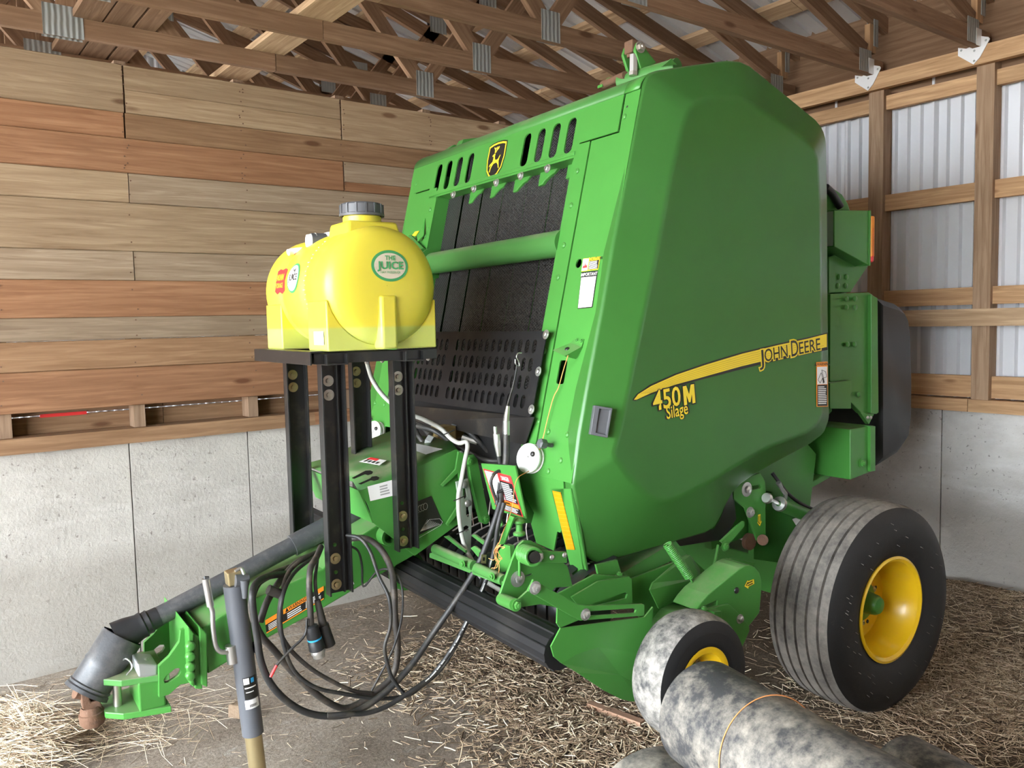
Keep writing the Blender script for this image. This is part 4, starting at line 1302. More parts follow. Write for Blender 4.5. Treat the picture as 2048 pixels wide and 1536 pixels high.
lw = [S(*p, YWG + d) for p, d in lo_w]
cq = (lw[2] + lw[6]) / 2 + PY * 0.0
mb.rings([lw, [p + PY * 0.005 for p in lw]], True)
for i in range(len(lw)):
    mb.add([lw[i], lw[(i + 1) % len(lw)], cq], [(0, 1, 2)])
part(mb, 'skid_wing', 'green', baler, None)
# flat slotted straps
def slot_strap(pts, slot, y, nm, th=0.008):
    o_ = [S(*p, y) for p in pts]; s_ = [S(*p, y) for p in (slot or [])]
    return part(MB().plate([(p.x, p.z) for p in o_], [[(p.x, p.z) for p in s_]] if slot else [], lambda x, z: Vector((x, y, z)), PY * th), nm, 'green', baler, None, 0.0015)
slot_strap([C3(1430, 845), C3(1640, 720), C3(1880, 680), C3(1905, 700), C3(1910, 905), C3(1500, 930)], [C3(1575, 905), C3(1850, 808), C3(1872, 820), C3(1860, 855), C3(1620, 912)], 2.13, 'slotted_plate')
slot_strap([C3(1090, 800), C3(1130, 705), C3(1185, 740), C3(1250, 775), C3(1480, 900), C3(1560, 912), C3(1990, 898), C3(2006, 905), C3(2004, 990), C3(1500, 1030), C3(1440, 1000), C3(1240, 885)], [C3(1560, 958), C3(1920, 932), C3(1940, 945), C3(1930, 968), C3(1570, 992)], 1.962, 'slotted_strap')
slot_strap([C3(1085, 795), C3(1130, 710), C3(1165, 760), C3(1250, 890), C3(970, 935), C3(965, 905)], None, 1.995, 'link_plate')
bolt(baler, S(*C3(1538, 980), 1.960), NY, 0.013, 'zinc', 'nut'); bolt(baler, S(*C3(1142, 770), 1.960), NY, 0.014, 'zinc', 'nut')
part(MB().prism(poly(C3, [(1320, 930), (1500, 1020), (1340, 1085), (1315, 1050)], 1.978), PY * 0.006), 'wing_tab', 'green', baler, None)
# spring bracket with torsion coil
slot_strap([C3(865, 830), C3(960, 560), C3(1010, 440), C3(1055, 398), C3(1110, 398), C3(1240, 470), C3(1400, 600), C3(1440, 760), C3(1300, 770), C3(1220, 880), C3(960, 930), C3(880, 880)], [C3(1025, 690), C3(1115, 658), C3(1130, 665), C3(1110, 680)], 2.15, 'spring_bracket', 0.01)
part(MB().tube([S(*C3(880, 860), 2.15), S(*C3(990, 905), 1.99)], 0.019, 18), 'pivot_tube', 'green', baler, 50)
bolt(baler, S(*C3(998, 905), 1.985), NY, 0.012, 'green', 'nut')
mb = MB()
ca, cb = S(*C3(1055, 500), 2.15), S(*C3(1135, 528), 2.05)
ax_ = (cb - ca).normalized(); u_ = ax_.orthogonal().normalized(); v_ = ax_.cross(u_)
hel = [ca + (cb - ca) * (i / 128) + (u_ * math.cos(i / 16 * 2 * math.pi) + v_ * math.sin(i / 16 * 2 * math.pi)) * 0.026 for i in range(129)]
mb.tube(hel, 0.0062, 7)
mb.tube([S(*C3(1020, 520), 2.14), S(*C3(1020, 690), 2.14)], 0.005, 7)
part(mb, 'torsion_spring', 'green', baler, 60)
part(MB().tube([ca, cb + ax_ * 0.01], 0.018, 16), 'spring_core', 'decal_black', baler, 50)
part(MB().prism(poly(C3, [(1120, 490), (1150, 475), (1395, 488), (1395, 575), (1180, 572), (1130, 555)], 2.06), PY * 0.008), 'tension_arm', 'green', baler, None, 0.0015)
bolt(baler, S(*C3(1160, 525), 2.058), NY, 0.015, 'zinc', 'nut'); bolt(baler, S(*C3(1275, 530), 2.058), NY, 0.009, 'zinc', 'dome'); bolt(baler, S(*C3(1375, 512), 2.058), NY, 0.009, 'zinc', 'dome')
bolt(baler, S(*C3(1005, 700), 2.148), NY, 0.014, 'zinc', 'washer')
# lower leg of the corner column with amber reflector
def LP(u, v, off=0.0):
    k2, x2 = -0.17, 1.719 + 0.17 * 1.143 + off
    d = sight(u, v); dx, dz = d.dot(BXV), d.z
    t = (x2 + k2 * CAM.z) / (dx - k2 * dz)
    return tob(CAM + d * t)
LN = Vector((1, 0, 0.17)).normalized()
leg = [C3(1268, -10), C3(1428, -10), C3(1500, 330), C3(1562, 690), C3(1540, 722), C3(1442, 690), C3(1350, 320)]
part(MB().prism([LP(*p) for p in leg], LN * 0.006), 'corner_leg', 'green', baler, None)
part(MB().prism([LP(*p) for p in (C3(1540, 722), C3(1562, 690), C3(1500, 330), C3(1428, -10))] , PY * 0.004), 'leg_flange', 'green', baler, None)
am = part(MB().prism([LP(*C3(*p), -0.001) for p in ((1282, 5), (1345, 18), (1458, 470), (1394, 466))], -LN * 0.002), 'amber_reflector', 'amber', baler, None)
for k in range(14):
    t = (k + 0.5) / 14
    a_, b_ = LP(*C3(1284 + 110 * t, 10 + 455 * t), -0.0032), LP(*C3(1346 + 110 * t, 22 + 448 * t), -0.0032)
    part(MB().tube([a_, b_], 0.0007, 4), 'reflector_line', 'orange', am, None)
skirt = [C6(1165, -10), C6(1180, -140), C6(1820, 20), C6(1850, 500), C6(1780, 720), C6(1735, 705), C6(1690, 965), C6(1450, 860), C6(1380, 600), C6(1420, 450)]
part(MB().prism([LP(*p) for p in skirt], LN * 0.006), 'lower_front_panel', 'green', baler, None)
# the left column's lower end
part(MB().prism([mir(LP(*p)) for p in (C6(1180, -80), C6(1850, 80), C3(1500, 330), C3(1562, 690), C3(1442, 690), C3(1350, 320), C6(1420, 450))], LN * 0.006), 'corner_leg', 'green', baler, None)
# danger sticker on a sloping plate between the arms
dq = [LP(967, 937, -0.10), LP(1022, 952, -0.10), LP(1047, 1034, -0.10), LP(993, 1014, -0.10)]
part(MB().prism([LP(962, 927, -0.10), LP(1030, 932, -0.10), LP(1052, 1038, -0.10), LP(985, 1018, -0.10)], LN * 0.006), 'sticker_plate', 'green', baler, None)
label_quad(baler, dq, 'red', 'danger_sticker', -LN)
label_quad(baler, sub_quad(dq, 0.04, 0.50, 0.04, 0.70), 'white', 'sticker_field', -LN, 0.0016)
label_quad(baler, sub_quad(dq, 0.52, 0.97, 0.20, 0.70), 'decal_black', 'sticker_field', -LN, 0.0016)
label_quad(baler, sub_quad(dq, 0.03, 0.97, 0.72, 0.82), 'orange', 'sticker_field', -LN, 0.0018)
label_quad(baler, sub_quad(dq, 0.03, 0.97, 0.82, 0.98), 'decal_black', 'sticker_field', -LN, 0.0018)
print_lines(baler, dq, 0.55, 0.95, 0.23, 0.69, 9, 'white', -LN); print_lines(baler, dq, 0.06, 0.94, 0.84, 0.97, 4, 'white', -LN)
text(baler, 'DANGER', quad_pt(dq, 0.75, 0.12), dq[1] - dq[0], dq[0] - dq[3], 0.022, 'white', 'lettering', 0.012, depth=0.002, fit=0.05)
text(baler, '\u25B2WARNING', quad_pt(dq, 0.5, 0.77), dq[1] - dq[0], dq[0] - dq[3], 0.014, 'decal_black', 'lettering', 0.012, depth=0.003, fit=0.06)
# mounting feet between leg and pickup
part(MB().prism(poly(C3, [(1625, 590), (1790, 550), (1820, 650), (1720, 690), (1720, 725), (1665, 705), (1640, 660)], 2.18), PY * 0.01), 'foot_bracket', 'green', baler, None)
bolt(baler, S(*C3(1722, 700), 2.17), (0, 0, 1), 0.011, 'green', 'nut'); bolt(baler, S(*C3(1808, 672), 2.17), (0, 0, 1), 0.011, 'green', 'nut')
# long extension spring
mb = MB()
ca, cb = S(*D2(765, 215), 2.14), S(*D2(1020, 600), 2.10)
ax_ = (cb - ca).normalized(); u_ = ax_.orthogonal().normalized(); v_ = ax_.cross(u_)
N_ = 24
mb.tube([ca + (cb - ca) * (i / (N_ * 10)) + (u_ * math.cos(i / 10 * 2 * math.pi) + v_ * math.sin(i / 10 * 2 * math.pi)) * 0.0155 for i in range(N_ * 10 + 1)], 0.0032, 6)
mb.tube(smooth_path([cb, cb + ax_ * 0.012 + u_ * 0.006, cb + ax_ * 0.026, cb + ax_ * 0.028 - u_ * 0.006]), 0.003, 6)
part(mb, 'extension_spring', 'green', baler, 60)
# gauge wheel drive shield
YS = 1.99
ds = [(1090, 975), (1145, 890), (1230, 790), (1400, 650), (1600, 490), (1660, 460), (1710, 455), (1770, 485), (1815, 540), (1838, 620), (1838, 760), (1818, 1000), (1700, 1150), (1660, 1310), (1560, 1300), (1480, 1200), (1380, 1080), (1335, 1000), (1335, 860), (1200, 920)]
shd = part(MB().prism(poly(D2, ds, YS), PY * 0.115), 'drive_shield', 'green', baler, None, 0.004)
bolt(baler, S(*D2(1552, 745), YS), NY, 0.012, 'decal_black', 'dome', 'shield_hole')
bolt(baler, S(*D2(1590, 1068), YS - 0.012), NY, 0.012, 'zinc', 'nut')
arrow_decal(D2, (1695, 668), math.radians(188), YS - 0.0005, 0.055, 0.034)
part(MB().prism(poly(D2, [(1100, 985), (1330, 930), (1470, 900), (1560, 985), (1700, 1150), (1700, 1210), (1620, 1390), (1300, 1240), (1150, 1100)], YS - 0.012), PY * 0.012), 'wheel_mount', 'green', baler, None, 0.002)
part(MB().prism(poly(D2, [(1300, 985), (1385, 980), (1385, 1075), (1300, 1075)], YS - 0.04), PY * 0.03), 'wheel_bracket', 'green', baler, None, 0.002)
bolt(baler, S(*D2(1185, 960), YS - 0.02), (0, 0, 1), 0.010, 'green', 'nut')
near = [(1088, 978), (940, 1045), (800, 1150), (690, 1290), (620, 1440)]
farr = [(830, 880), (690, 950), (600, 1060), (545, 1200), (560, 1430)]
mb = MB().rings([poly(D2, near, YS), poly(D2, farr, YS + 0.115)], False)
fs = part(mb, 'front_shield', 'green', baler, 60)
md = fs.modifiers.new('gauge', 'SOLIDIFY'); md.thickness = 0.004
for (a, b, c, d, yy) in ((690, 990, 800, 1040, YS + 0.07), (930, 830, 1090, 880, YS + 0.04)):
    pass
gc = (S(1290, 1335, 1.9) + S(1493, 1330, 1.9)) / 2
GR = 0.210
gcen = Vector((1.94, 1.89, 0.530))
wheel(baler, gcen, NY, GR, 0.155, 0.095, 'gauge_tyre', 0, mat_rubber('mud_streaked_tyre', (0.05, 0.05, 0.05), (0.46, 0.43, 0.38), 0.42, 0.66, 30), 4)
part(MB().tube([gcen, gcen + Vector((0, 0.12, 0))], 0.018, 12), 'gauge_axle', 'green', baler, 50)

# ================================================================ pickup: wind guard roller, stripper bands, tines
rc = Vector((1.49, 0, 0.685))
mb = MB()
R_ = 0.062
prof8 = []
for k in range(8):
    a0 = 2 * math.pi * k / 8 + 0.35
    for da, rr in ((0.0, R_ * 1.05), (0.06, R_ * 0.99), (0.39, R_ * 1.0), (0.73, R_ * 0.99)):
        prof8.append((math.cos(a0 + da) * rr, math.sin(a0 + da) * rr))
def roller(y0, y1):
    m_ = MB()
    m_.rings([[Vector((rc.x + a, y, rc.z + b)) for a, b in prof8] for y in (y0, y1)], True, True, True)
    return m_
yL = XP(815, 1145, rc.x).y
yR = 1.995
part(roller(yR, yL), 'wind_guard_roller', 'black_sheet', baler, 20)
part(MB().lathe([(0, 0.0), (0, R_ * 1.30), (0.012, R_ * 1.30), (0.012, 0.0)], (rc.x, yL, rc.z), PY, 32), 'roller_flange', 'green', baler, 40)
part(roller(yL + 0.06, 2 * YC - yR), 'wind_guard_roller', 'black_sheet', baler, 20)
# stripper bands and reel in the dark behind
for k in range(26):
    y = 2.22 + 0.068 * k
    mb = MB()
    prb = [(1.68, 0.60), (1.63, 0.66), (1.63, 0.73), (1.69, 0.79), (1.78, 0.83), (1.90, 0.86)]
    mb.rings([[Vector((x, y - 0.027, z)) for x, z in prb], [Vector((x - 0.008, y, z + 0.004)) for x, z in prb], [Vector((x, y + 0.027, z)) for x, z in prb]], False)
    part(mb, 'stripper_band', 'plastic', baler, 60)
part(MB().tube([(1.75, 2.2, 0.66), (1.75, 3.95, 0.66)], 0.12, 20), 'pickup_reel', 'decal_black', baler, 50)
for k in range(15):
    y = 2.60 + 0.068 * k
    part(MB().tube([(1.80, y, 0.80), (1.79, y + 0.003, 0.90), (1.81, y + 0.004, 1.0)], 0.0028, 5), 'tine', 'steel', baler, 50)
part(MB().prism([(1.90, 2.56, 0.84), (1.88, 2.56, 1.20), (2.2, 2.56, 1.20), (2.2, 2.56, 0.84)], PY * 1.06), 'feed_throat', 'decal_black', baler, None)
# cross rods and arms above the roller
def bar(a, b, r, nm='guard_rod', mat='green_dirty', n=12):
    return part(MB().tube([a, b], r, n), nm, mat, baler, 50)
bar(XP(*C6(70, 940), 1.50), XP(*C6(600, 1170), 1.50), 0.019)
bar(XP(*C6(640, 1200), 1.50), XP(*C6(1010, 1370), 1.50), 0.019)
part(MB().prism([XP(*C6(-10, 1000), 1.49), XP(*C6(60, 985), 1.49), XP(*C6(1010, 1400), 1.49), XP(*C6(1000, 1450), 1.49), XP(*C6(-10, 1060), 1.49)], Vector((0.02, 0, 0))), 'guard_plate', 'green_dirty', baler, None, 0.002)
bolt(baler, XP(*C6(452, 1145), 1.47), (-1, 0, 0), 0.010, 'green', 'nut'); bolt(baler, XP(*C6(855, 1315), 1.47), (-1, 0, 0), 0.010, 'green', 'nut')
def flat(f, pts, x, nm, th=0.01, mat='green_dirty'):
    return part(MB().prism([XP(*f(*p), x) for p in pts], Vector((th, 0, 0))), nm, mat, baler, None, 0.0015)
flat(C6, [(180, 770), (240, 760), (480, 960), (480, 1000)], 1.55, 'guard_arm')
flat(C6, [(560, 760), (600, 740), (740, 840), (740, 900)], 1.60, 'guard_arm')
flat(C6, [(550, 930), (600, 900), (720, 985), (720, 1050), (660, 1060)], 1.53, 'guard_arm')
flat(C6, [(1090, 490), (1145, 510), (1010, 870), (945, 900), (930, 870)], 1.58, 'guard_strap', 0.008, 'green')
flat(C6, [(930, 480), (985, 620), (925, 670), (920, 560)], 1.62, 'guard_strap', 0.008, 'green')
flat(C6, [(890, 1020), (1010, 880), (1090, 900), (1100, 1100), (1040, 1250), (880, 1280)], 1.56, 'yoke_plate', 0.02, 'green')
mb = MB().lathe([(0, 0.012), (0.006, 0.022), (0.014, 0.022), (0.020, 0.012), (0.044, 0.012), (0.050, 0.022), (0.058, 0.022), (0.066, 0.012), (0.07, 0.0)], XP(*C6(1220, 770), 1.62), (0, 0.0, 1), 18)
part(mb, 'spool_mount', 'green', baler, 40)
# tangle of orange twine on the pickup
for k in range(9):
    p0 = XP(*C6(930 + RND.uniform(-20, 40), 880 + RND.uniform(-40, 40)), 1.50)
    pts = [p0]
    for j in range(4):
        pts.append(pts[-1] + Vector((RND.uniform(-.01, .01), RND.uniform(-.03, .03), RND.uniform(-.045, .008))))
    part(MB().tube(smooth_path(pts, 4), 0.0012, 4), 'twine_end', 'twine', baler, 60)
part(MB().tube(smooth_path([FP(1058, 942, -0.05), LP(*C6(1180, 0), -0.13), LP(*C6(1130, 330), -0.14), LP(*C6(1080, 500), -0.15), XP(*C6(1000, 700), 1.50), XP(*C6(940, 870), 1.50)]), 0.0014, 5), 'twine', 'twine', baler, 60)

# ================================================================ tongue, drive-shaft housing, hitch
YT0, YT1 = 2.93, 3.25
T5 = K(80, 1050, 3.413)
beamside = [T5(1105, 700), T5(1400, 530), T5(1930, 300), (715, 1075), (770, 1040), (905, 985), (930, 1035), (830, 1110), (705, 1182), T5(1950, 560), T5(1450, 830), T5(1145, 1020)]
bs = [S(*p, YT0) for p in beamside]
part(MB().prism(bs, PY * (YT1 - YT0)), 'tongue_beam', 'green', baler, None, 0.006)
# clamp plates at the front of the beam
for (x0, x1, nm) in ((1010, 1050, 'clamp_plate'), (1085, 1140, 'clamp_plate')):
    q = [S(*T5(x0, 690), YT0 - 0.035), S(*T5(x1, 740), YT0 - 0.035), S(*T5(x1 + 5, 1110), YT0 - 0.035), S(*T5(x0 + 15, 1090), YT0 - 0.035)]
    part(MB().prism(q, PY * (YT1 - YT0 + 0.07)), nm, 'green', baler, None, 0.004)
part(MB().prism([S(*T5(1045, 740), YT0 - 0.02), S(*T5(1090, 760), YT0 - 0.02), S(*T5(1110, 1120), YT0 - 0.02), S(*T5(1060, 1120), YT0 - 0.02)], PY * (YT1 - YT0 + 0.04)), 'clamp_block', 'green', baler, None, 0.003)
for y_ in (820, 890, 960, 1020):
    part(MB().lathe([(0, 0.016), (0.02, 0.016), (0.024, 0.01), (0.024, 0)], S(*T5(1022, y_), YT0 - 0.04), NY, 10), 'weld_bead', 'green', baler, 60)
for yy in (YT0 + 0.02, YT1 - 0.04):
    o4 = [S(*T5(*p), YT0 + 0.02) for p in ((810, 965), (880, 900), (950, 800), (960, 720), (1010, 700), (1015, 1080), (960, 1090), (880, 1160), (812, 1180))]
    h4 = [S(*T5(*p), YT0 + 0.02) for p in ((845, 1060), (860, 1035), (925, 980), (955, 978), (962, 1000), (945, 1030), (880, 1075), (852, 1080))]
    part(MB().plate([(p.x, p.z) for p in o4], [[(p.x, p.z) for p in h4]], lambda x, z, yy=yy: Vector((x, yy, z)), PY * 0.02), 'hitch_plate', 'green', baler, None, 0.002)
zlo = S(*T5(600, 1240), YC).z
hx0, hx1 = S(*T5(430, 1280), YC).x, S(*T5(800, 1180), YC).x + 0.02
part(MB().prism([Vector((hx0, YC - 0.05, zlo)), Vector((hx0, YC + 0.05, zlo)), Vector((hx0 + 0.05, YC + 0.1, zlo)), Vector((hx1, YC + 0.14, zlo)), Vector((hx1, YC - 0.14, zlo)), Vector((hx0 + 0.05, YC - 0.1, zlo))], Vector((0, 0, 0.022))), 'clevis_plate', 'green', baler, None, 0.003)
part(MB().prism([Vector((hx0, YC - 0.05, zlo + 0.115)), Vector((hx0, YC + 0.05, zlo + 0.115)), Vector((hx0 + 0.05, YC + 0.1, zlo + 0.115)), Vector((hx1, YC + 0.14, zlo + 0.115)), Vector((hx1, YC - 0.14, zlo + 0.115)), Vector((hx0 + 0.05, YC - 0.1, zlo + 0.115))], Vector((0, 0, 0.022))), 'clevis_plate', 'green_dirty', baler, None, 0.003)
part(MB().box((hx1 - 0.055, YC - 0.02, zlo + 0.07), (0.085, 0.20, 0.10)), 'clevis_block', 'green', baler, None, 0.006)
part(MB().tube([(hx0 + 0.045, YC - 0.02, zlo - 0.01), (hx0 + 0.045, YC - 0.02, zlo + 0.18)], 0.014, 14), 'hitch_pin', 'steel', baler, 50)
part(MB().tube(smooth_path([(hx0 + 0.05, YC, zlo + 0.15), (hx0 + 0.075, YC - 0.05, zlo + 0.19), (hx0 + 0.09, YC - 0.06, zlo + 0.16), (hx0 + 0.07, YC - 0.07, zlo + 0.14)]), 0.003, 6), 'pin_clip', 'zinc', baler, 60)
bk = [S(*T5(662, 945), YC - 0.12), S(*T5(805, 955), YC - 0.12), S(*T5(800, 1045), YC - 0.12), S(*T5(672, 1040), YC - 0.12)]
part(MB().prism(bk, PY * 0.12), 'chain_clip', 'galv', baler, None, 0.006)
bolt(baler, S(*T5(720, 935), YC - 0.07), (0, 0, 1), 0.011, 'zinc', 'nut')
# round socket tube for the jack on the beam's flank
sp = S(769, 1069, YT0)
part(MB().lathe([(-0.05, 0.036), (0.045, 0.036), (0.05, 0.034), (0.05, 0.024), (-0.02, 0.022), (-0.02, 0.0)], sp, NY, 28), 'jack_socket', 'green', baler, 40)
# drive-line cover on top of the tongue
YD0, YD1 = 2.80, 3.38
side_ = [(735, 1008), (748, 1047), (830, 1112), (928, 1040), (932, 905), (912, 899), (830, 935), (760, 968), (717, 983)]
part(MB().prism([S(*p, YD0) for p in side_], PY * 0.006), 'cover_side', 'green', baler, None, 0.002)
nf, nb = S(717, 981, YD0), S(915, 899, YD0)
tr_, tl_ = S(905, 884, YD0 + 0.06), None
top_ = [nf, nb, Vector((nb.x - 0.02, YD0 + 0.05, nb.z + 0.022)), Vector((nb.x - 0.02, YD1, nb.z + 0.022)), Vector((nf.x + 0.02, YD1, nf.z - 0.01))]
ff = Vector((nf.x + 0.10, YD0, nf.z + 0.035))
mb = MB()
mb.rings([[nf, S(760, 968, YD0), S(830, 935, YD0), nb], [Vector((p.x, YD0 + 0.05, p.z + 0.028)) for p in (nf, S(760, 968, YD0), S(830, 935, YD0), nb)], [Vector((p.x, YD1, p.z + 0.02)) for p in (nf, S(760, 968, YD0), S(830, 935, YD0), nb)]], False)
ct = part(mb, 'cover_top', 'green_dirty', baler, 30)
md = ct.modifiers.new('gauge', 'SOLIDIFY'); md.thickness = 0.004
part(MB().prism([nf, Vector((nf.x, YD1, nf.z + 0.01)), S(745, 1046, YD0) + PY * (YD1 - YD0), S(745, 1046, YD0)], Vector((0.006, 0, 0))), 'cover_front', 'green', baler, None)
C9 = K(640, 850, 4.389)
# keyhole slots, white plate, black diagram
for pts in ([(278, 465), (380, 410), (400, 400), (440, 398), (465, 410), (455, 430), (420, 440), (395, 432), (300, 472)], [(335, 515), (440, 468), (455, 452), (495, 448), (520, 460), (510, 480), (475, 490), (445, 485), (360, 522)]):
    zz = nf.z + 0.03
    part(MB().prism([S(*C9(*p), YD0 + 0.012) + Vector((0, 0.0, 0.0)) for p in pts], NY * 0.001), 'keyhole_slot', 'decal_black', baler, None)
wp = [S(*C9(415, 540), YD0 - 0.002), S(*C9(640, 480), YD0 - 0.002), S(*C9(640, 620), YD0 - 0.002), S(*C9(440, 668), YD0 - 0.002)]
label_quad(baler, wp, 'white', 'data_label', NY)
print_lines(baler, wp, 0.45, 0.9, 0.15, 0.85, 4, 'label_grey', NY)
bd = [S(*C9(800, 690), YD0 - 0.002), S(*C9(975, 622), YD0 - 0.002), S(*C9(1078, 862), YD0 - 0.002), S(*C9(800, 1000), YD0 - 0.002)]
dg_ = label_quad(baler, bd, 'decal_black', 'diagram_decal', NY)
mb = MB()
for j in range(4):
    c0 = S(*C9(925 - 22 * j, 715 + 9 * j), YD0 - 0.004)
    rr = 0.013
    mb.tube([c0 + Vector((math.cos(a) * rr * 0.7, 0, math.sin(a) * rr)) for a in np.linspace(1.2 if j else 0, 5.2 if j else 6.28, 14)], 0.0006, 4)
for j in range(9):
    a_ = (880, 935); b_ = (945 + j * 14, 830 + j * 5)
    mb.tube([S(*C9(*a_), YD0 - 0.004), S(*C9(*b_), YD0 - 0.004)], 0.0005, 4)
mb.tube([S(*C9(*p), YD0 - 0.004) for p in ((925, 870), (960, 830), (1050, 822), (1075, 850), (1060, 880), (870, 990), (835, 995))], 0.0006, 4)
part(mb, 'diagram_lines', 'white', dg_, 60)
dl = [S(*C9(345, 335), YD0 + 0.05), S(*C9(440, 295), YD0 + 0.05), S(*C9(585, 325), YD0 + 0.05), S(*C9(520, 368), YD0 + 0.05)]
zt = nf.z + 0.045
def TP(x, y):
    """point of the cover's sloping top sheet"""
    p0, p1 = Vector((nf.x, YD0 + 0.05, nf.z + 0.028)), Vector((nb.x, YD0 + 0.05, nb.z + 0.028))
    n_ = (p1 - p0).cross(Vector((0, YD1 - YD0 - 0.05, -0.008))).normalized()
    d = sight(*C9(x, y)); d = Vector((d.dot(BXV), d.dot(BYV), d.z)); o_ = Vector((0, 0, CAM.z))
    t = (p0 - o_).dot(n_) / d.dot(n_)
    return o_ + d * t + Vector((0, 0, 0.004))
tq = [TP(345, 335), TP(440, 297), TP(585, 325), TP(520, 368)]
label_quad(baler, tq, 'white', 'cover_sticker', (0, 0, 1), 0.002)
label_quad(baler, sub_quad(tq, 0.62, 0.98, 0.05, 0.6), 'red', 'sticker_field', (0, 0, 1), 0.003)
print_lines(baler, tq, 0.1, 0.6, 0.1, 0.9, 4, 'decal_black', (0, 0, 1), 0.004)
tq = [TP(820, 170), TP(1075, 225), TP(930, 272), TP(822, 232)]
label_quad(baler, tq, 'label_grey', 'cover_plate', (0, 0, 1), 0.002)
bolt(baler, S(*C9(1236, 248), YD0 - 0.01), NY, 0.010, 'zinc', 'dome')
# bent flanges and the light slotted strap by the clear hose
part(MB().prism(poly(C9, [(1215, 235), (1190, 390), (1060, 530), (1080, 545), (1215, 420), (1230, 520), (1215, 700), (1110, 870), (1125, 885), (1245, 740), (1262, 250)], YD0 - 0.02), PY * 0.01), 'cover_flange', 'green', baler, None, 0.0015)
arm_ = [(1290, 270), (1350, 255), (1385, 300), (1490, 830), (1470, 870), (1420, 860), (1330, 500)]
part(MB().prism(poly(C9, arm_, YD0 - 0.02), PY * 0.025), 'lift_link', 'green', baler, None, 0.003)
bolt(baler, S(*C9(1310, 315), YD0 - 0.02), NY, 0.016, 'green', 'nut'); bolt(baler, S(*C9(1452, 825), YD0 - 0.02), NY, 0.014, 'green', 'nut')
ls_o = [(1195, 500), (1300, 470), (1335, 660), (1325, 1110), (1270, 1110), (1240, 800)]
ls_h = [[(1255, 540), (1282, 560), (1292, 630), (1270, 650), (1258, 610)], [(1285, 720), (1305, 720), (1318, 790), (1300, 810), (1285, 790)], [(1262, 895), (1285, 880), (1312, 895), (1312, 925), (1285, 940), (1262, 925)]]
o5 = [S(*C9(*p), YD0 - 0.05) for p in ls_o]
part(MB().plate([(p.x, p.z) for p in o5], [[((q_ := S(*C9(*p), YD0 - 0.05)).x, q_.z) for p in h] for h in ls_h], lambda x, z: Vector((x, YD0 - 0.05, z)), PY * 0.008), 'slotted_link', mat_plain('grey_green_paint', (0.30, 0.36, 0.29), 0.5), baler, None, 0.001)
bolt(baler, S(*C9(1268, 527), YD0 - 0.052), NY, 0.014, 'galv', 'dome'); bolt(baler, S(*C9(1298, 688), YD0 - 0.052), NY, 0.014, 'zinc', 'dome')
# warning strip and white script mark on the beam
ws = [S(*T5(1535, 650), YT0 - 0.002), S(*T5(1935, 415), YT0 - 0.002), S(*T5(1935, 505), YT0 - 0.002), S(*T5(1545, 740), YT0 - 0.002)]
label_quad(baler, ws, 'decal_black', 'beam_sticker', NY)
label_quad(baler, sub_quad(ws, 0.30, 0.72, 0.0, 0.35), 'orange', 'sticker_field', NY, 0.0016)
label_quad(baler, sub_quad(ws, 0.0, 0.2, 0.0, 0.35), 'orange', 'sticker_field', NY, 0.0016)
label_quad(baler, sub_quad(ws, 0.85, 1.0, 0.0, 0.35), 'orange', 'sticker_field', NY, 0.0016)
label_quad(baler, sub_quad(ws, 0.0, 1.0, 0.92, 1.0), 'orange', 'sticker_field', NY, 0.0016)
print_lines(baler, ws, 0.04, 0.28, 0.42, 0.88, 4, 'white', NY); print_lines(baler, ws, 0.36, 0.62, 0.42, 0.88, 3, 'white', NY); print_lines(baler, ws, 0.68, 0.96, 0.35, 0.88, 5, 'white', NY)
text(baler, '\u25B2WARNING', quad_pt(ws, 0.51, 0.18), ws[1] - ws[0], ws[0] - ws[3], 0.02, 'decal_black', 'lettering', 0.012, depth=0.0024, fit=0.085)
part(MB().prism(poly(C9, [(215, 1400), (280, 1345), (300, 1395), (215, 1450)], YT0 - 0.002), NY * 0.001), 'script_decal', 'white', baler, None)

# drive shaft with plastic shields and yoke
sa, sb = S(262, 1262, 3.12), S(705, 1028, 3.12)
part(MB().tube([sa, sa.lerp(sb, 0.78)], 0.035, 22), 'shaft_guard', 'shield', baler, 50)
part(MB().tube([sa.lerp(sb, 0.70), sb.lerp(sa, -0.25)], 0.043, 22), 'shaft_guard', 'shield', baler, 50)
b0, b1 = S(245, 1272, 3.12), S(172, 1385, 3.10)
bd_ = (b1 - b0).normalized()
L_ = (b1 - b0).length
part(MB().lathe([(0.0, 0.070), (L_ * 0.02, 0.072), (L_ * 0.45, 0.068), (L_ * 0.5, 0.071), (L_ * 0.55, 0.068), (L_ * 0.86, 0.069), (L_ * 0.88, 0.074), (L_ * 0.92, 0.070), (L_ * 0.94, 0.075), (L_, 0.077), (L_, 0.070), (L_ * 0.5, 0.063), (0.0, 0.062)], b0, bd_, 40), 'bell_guard', 'shield', baler, 40)
sd_ = (sb - sa).normalized()
part(MB().lathe([(-0.05, 0.03), (-0.05, 0.060), (-0.01, 0.055), (0.03, 0.045), (0.045, 0.047), (0.05, 0.041), (0.065, 0.043), (0.07, 0.038), (0.10, 0.036)], sa, sd_, 32), 'shaft_cone', 'plastic', baler, 40)
y0_, y1_ = S(176, 1400, 3.08), S(185, 1440, 3.08)
part(MB().tube([S(150, 1385, 3.08), S(205, 1392, 3.10)], 0.020, 16), 'yoke_cross', 'rust', baler, 50)
part(MB().prism([S(160, 1375, 3.06), S(172, 1372, 3.06), S(182, 1405, 3.06), S(200, 1400, 3.06), S(206, 1418, 3.06), S(165, 1420, 3.06)], PY * 0.045), 'yoke_ear', 'rust', baler, None, 0.004)
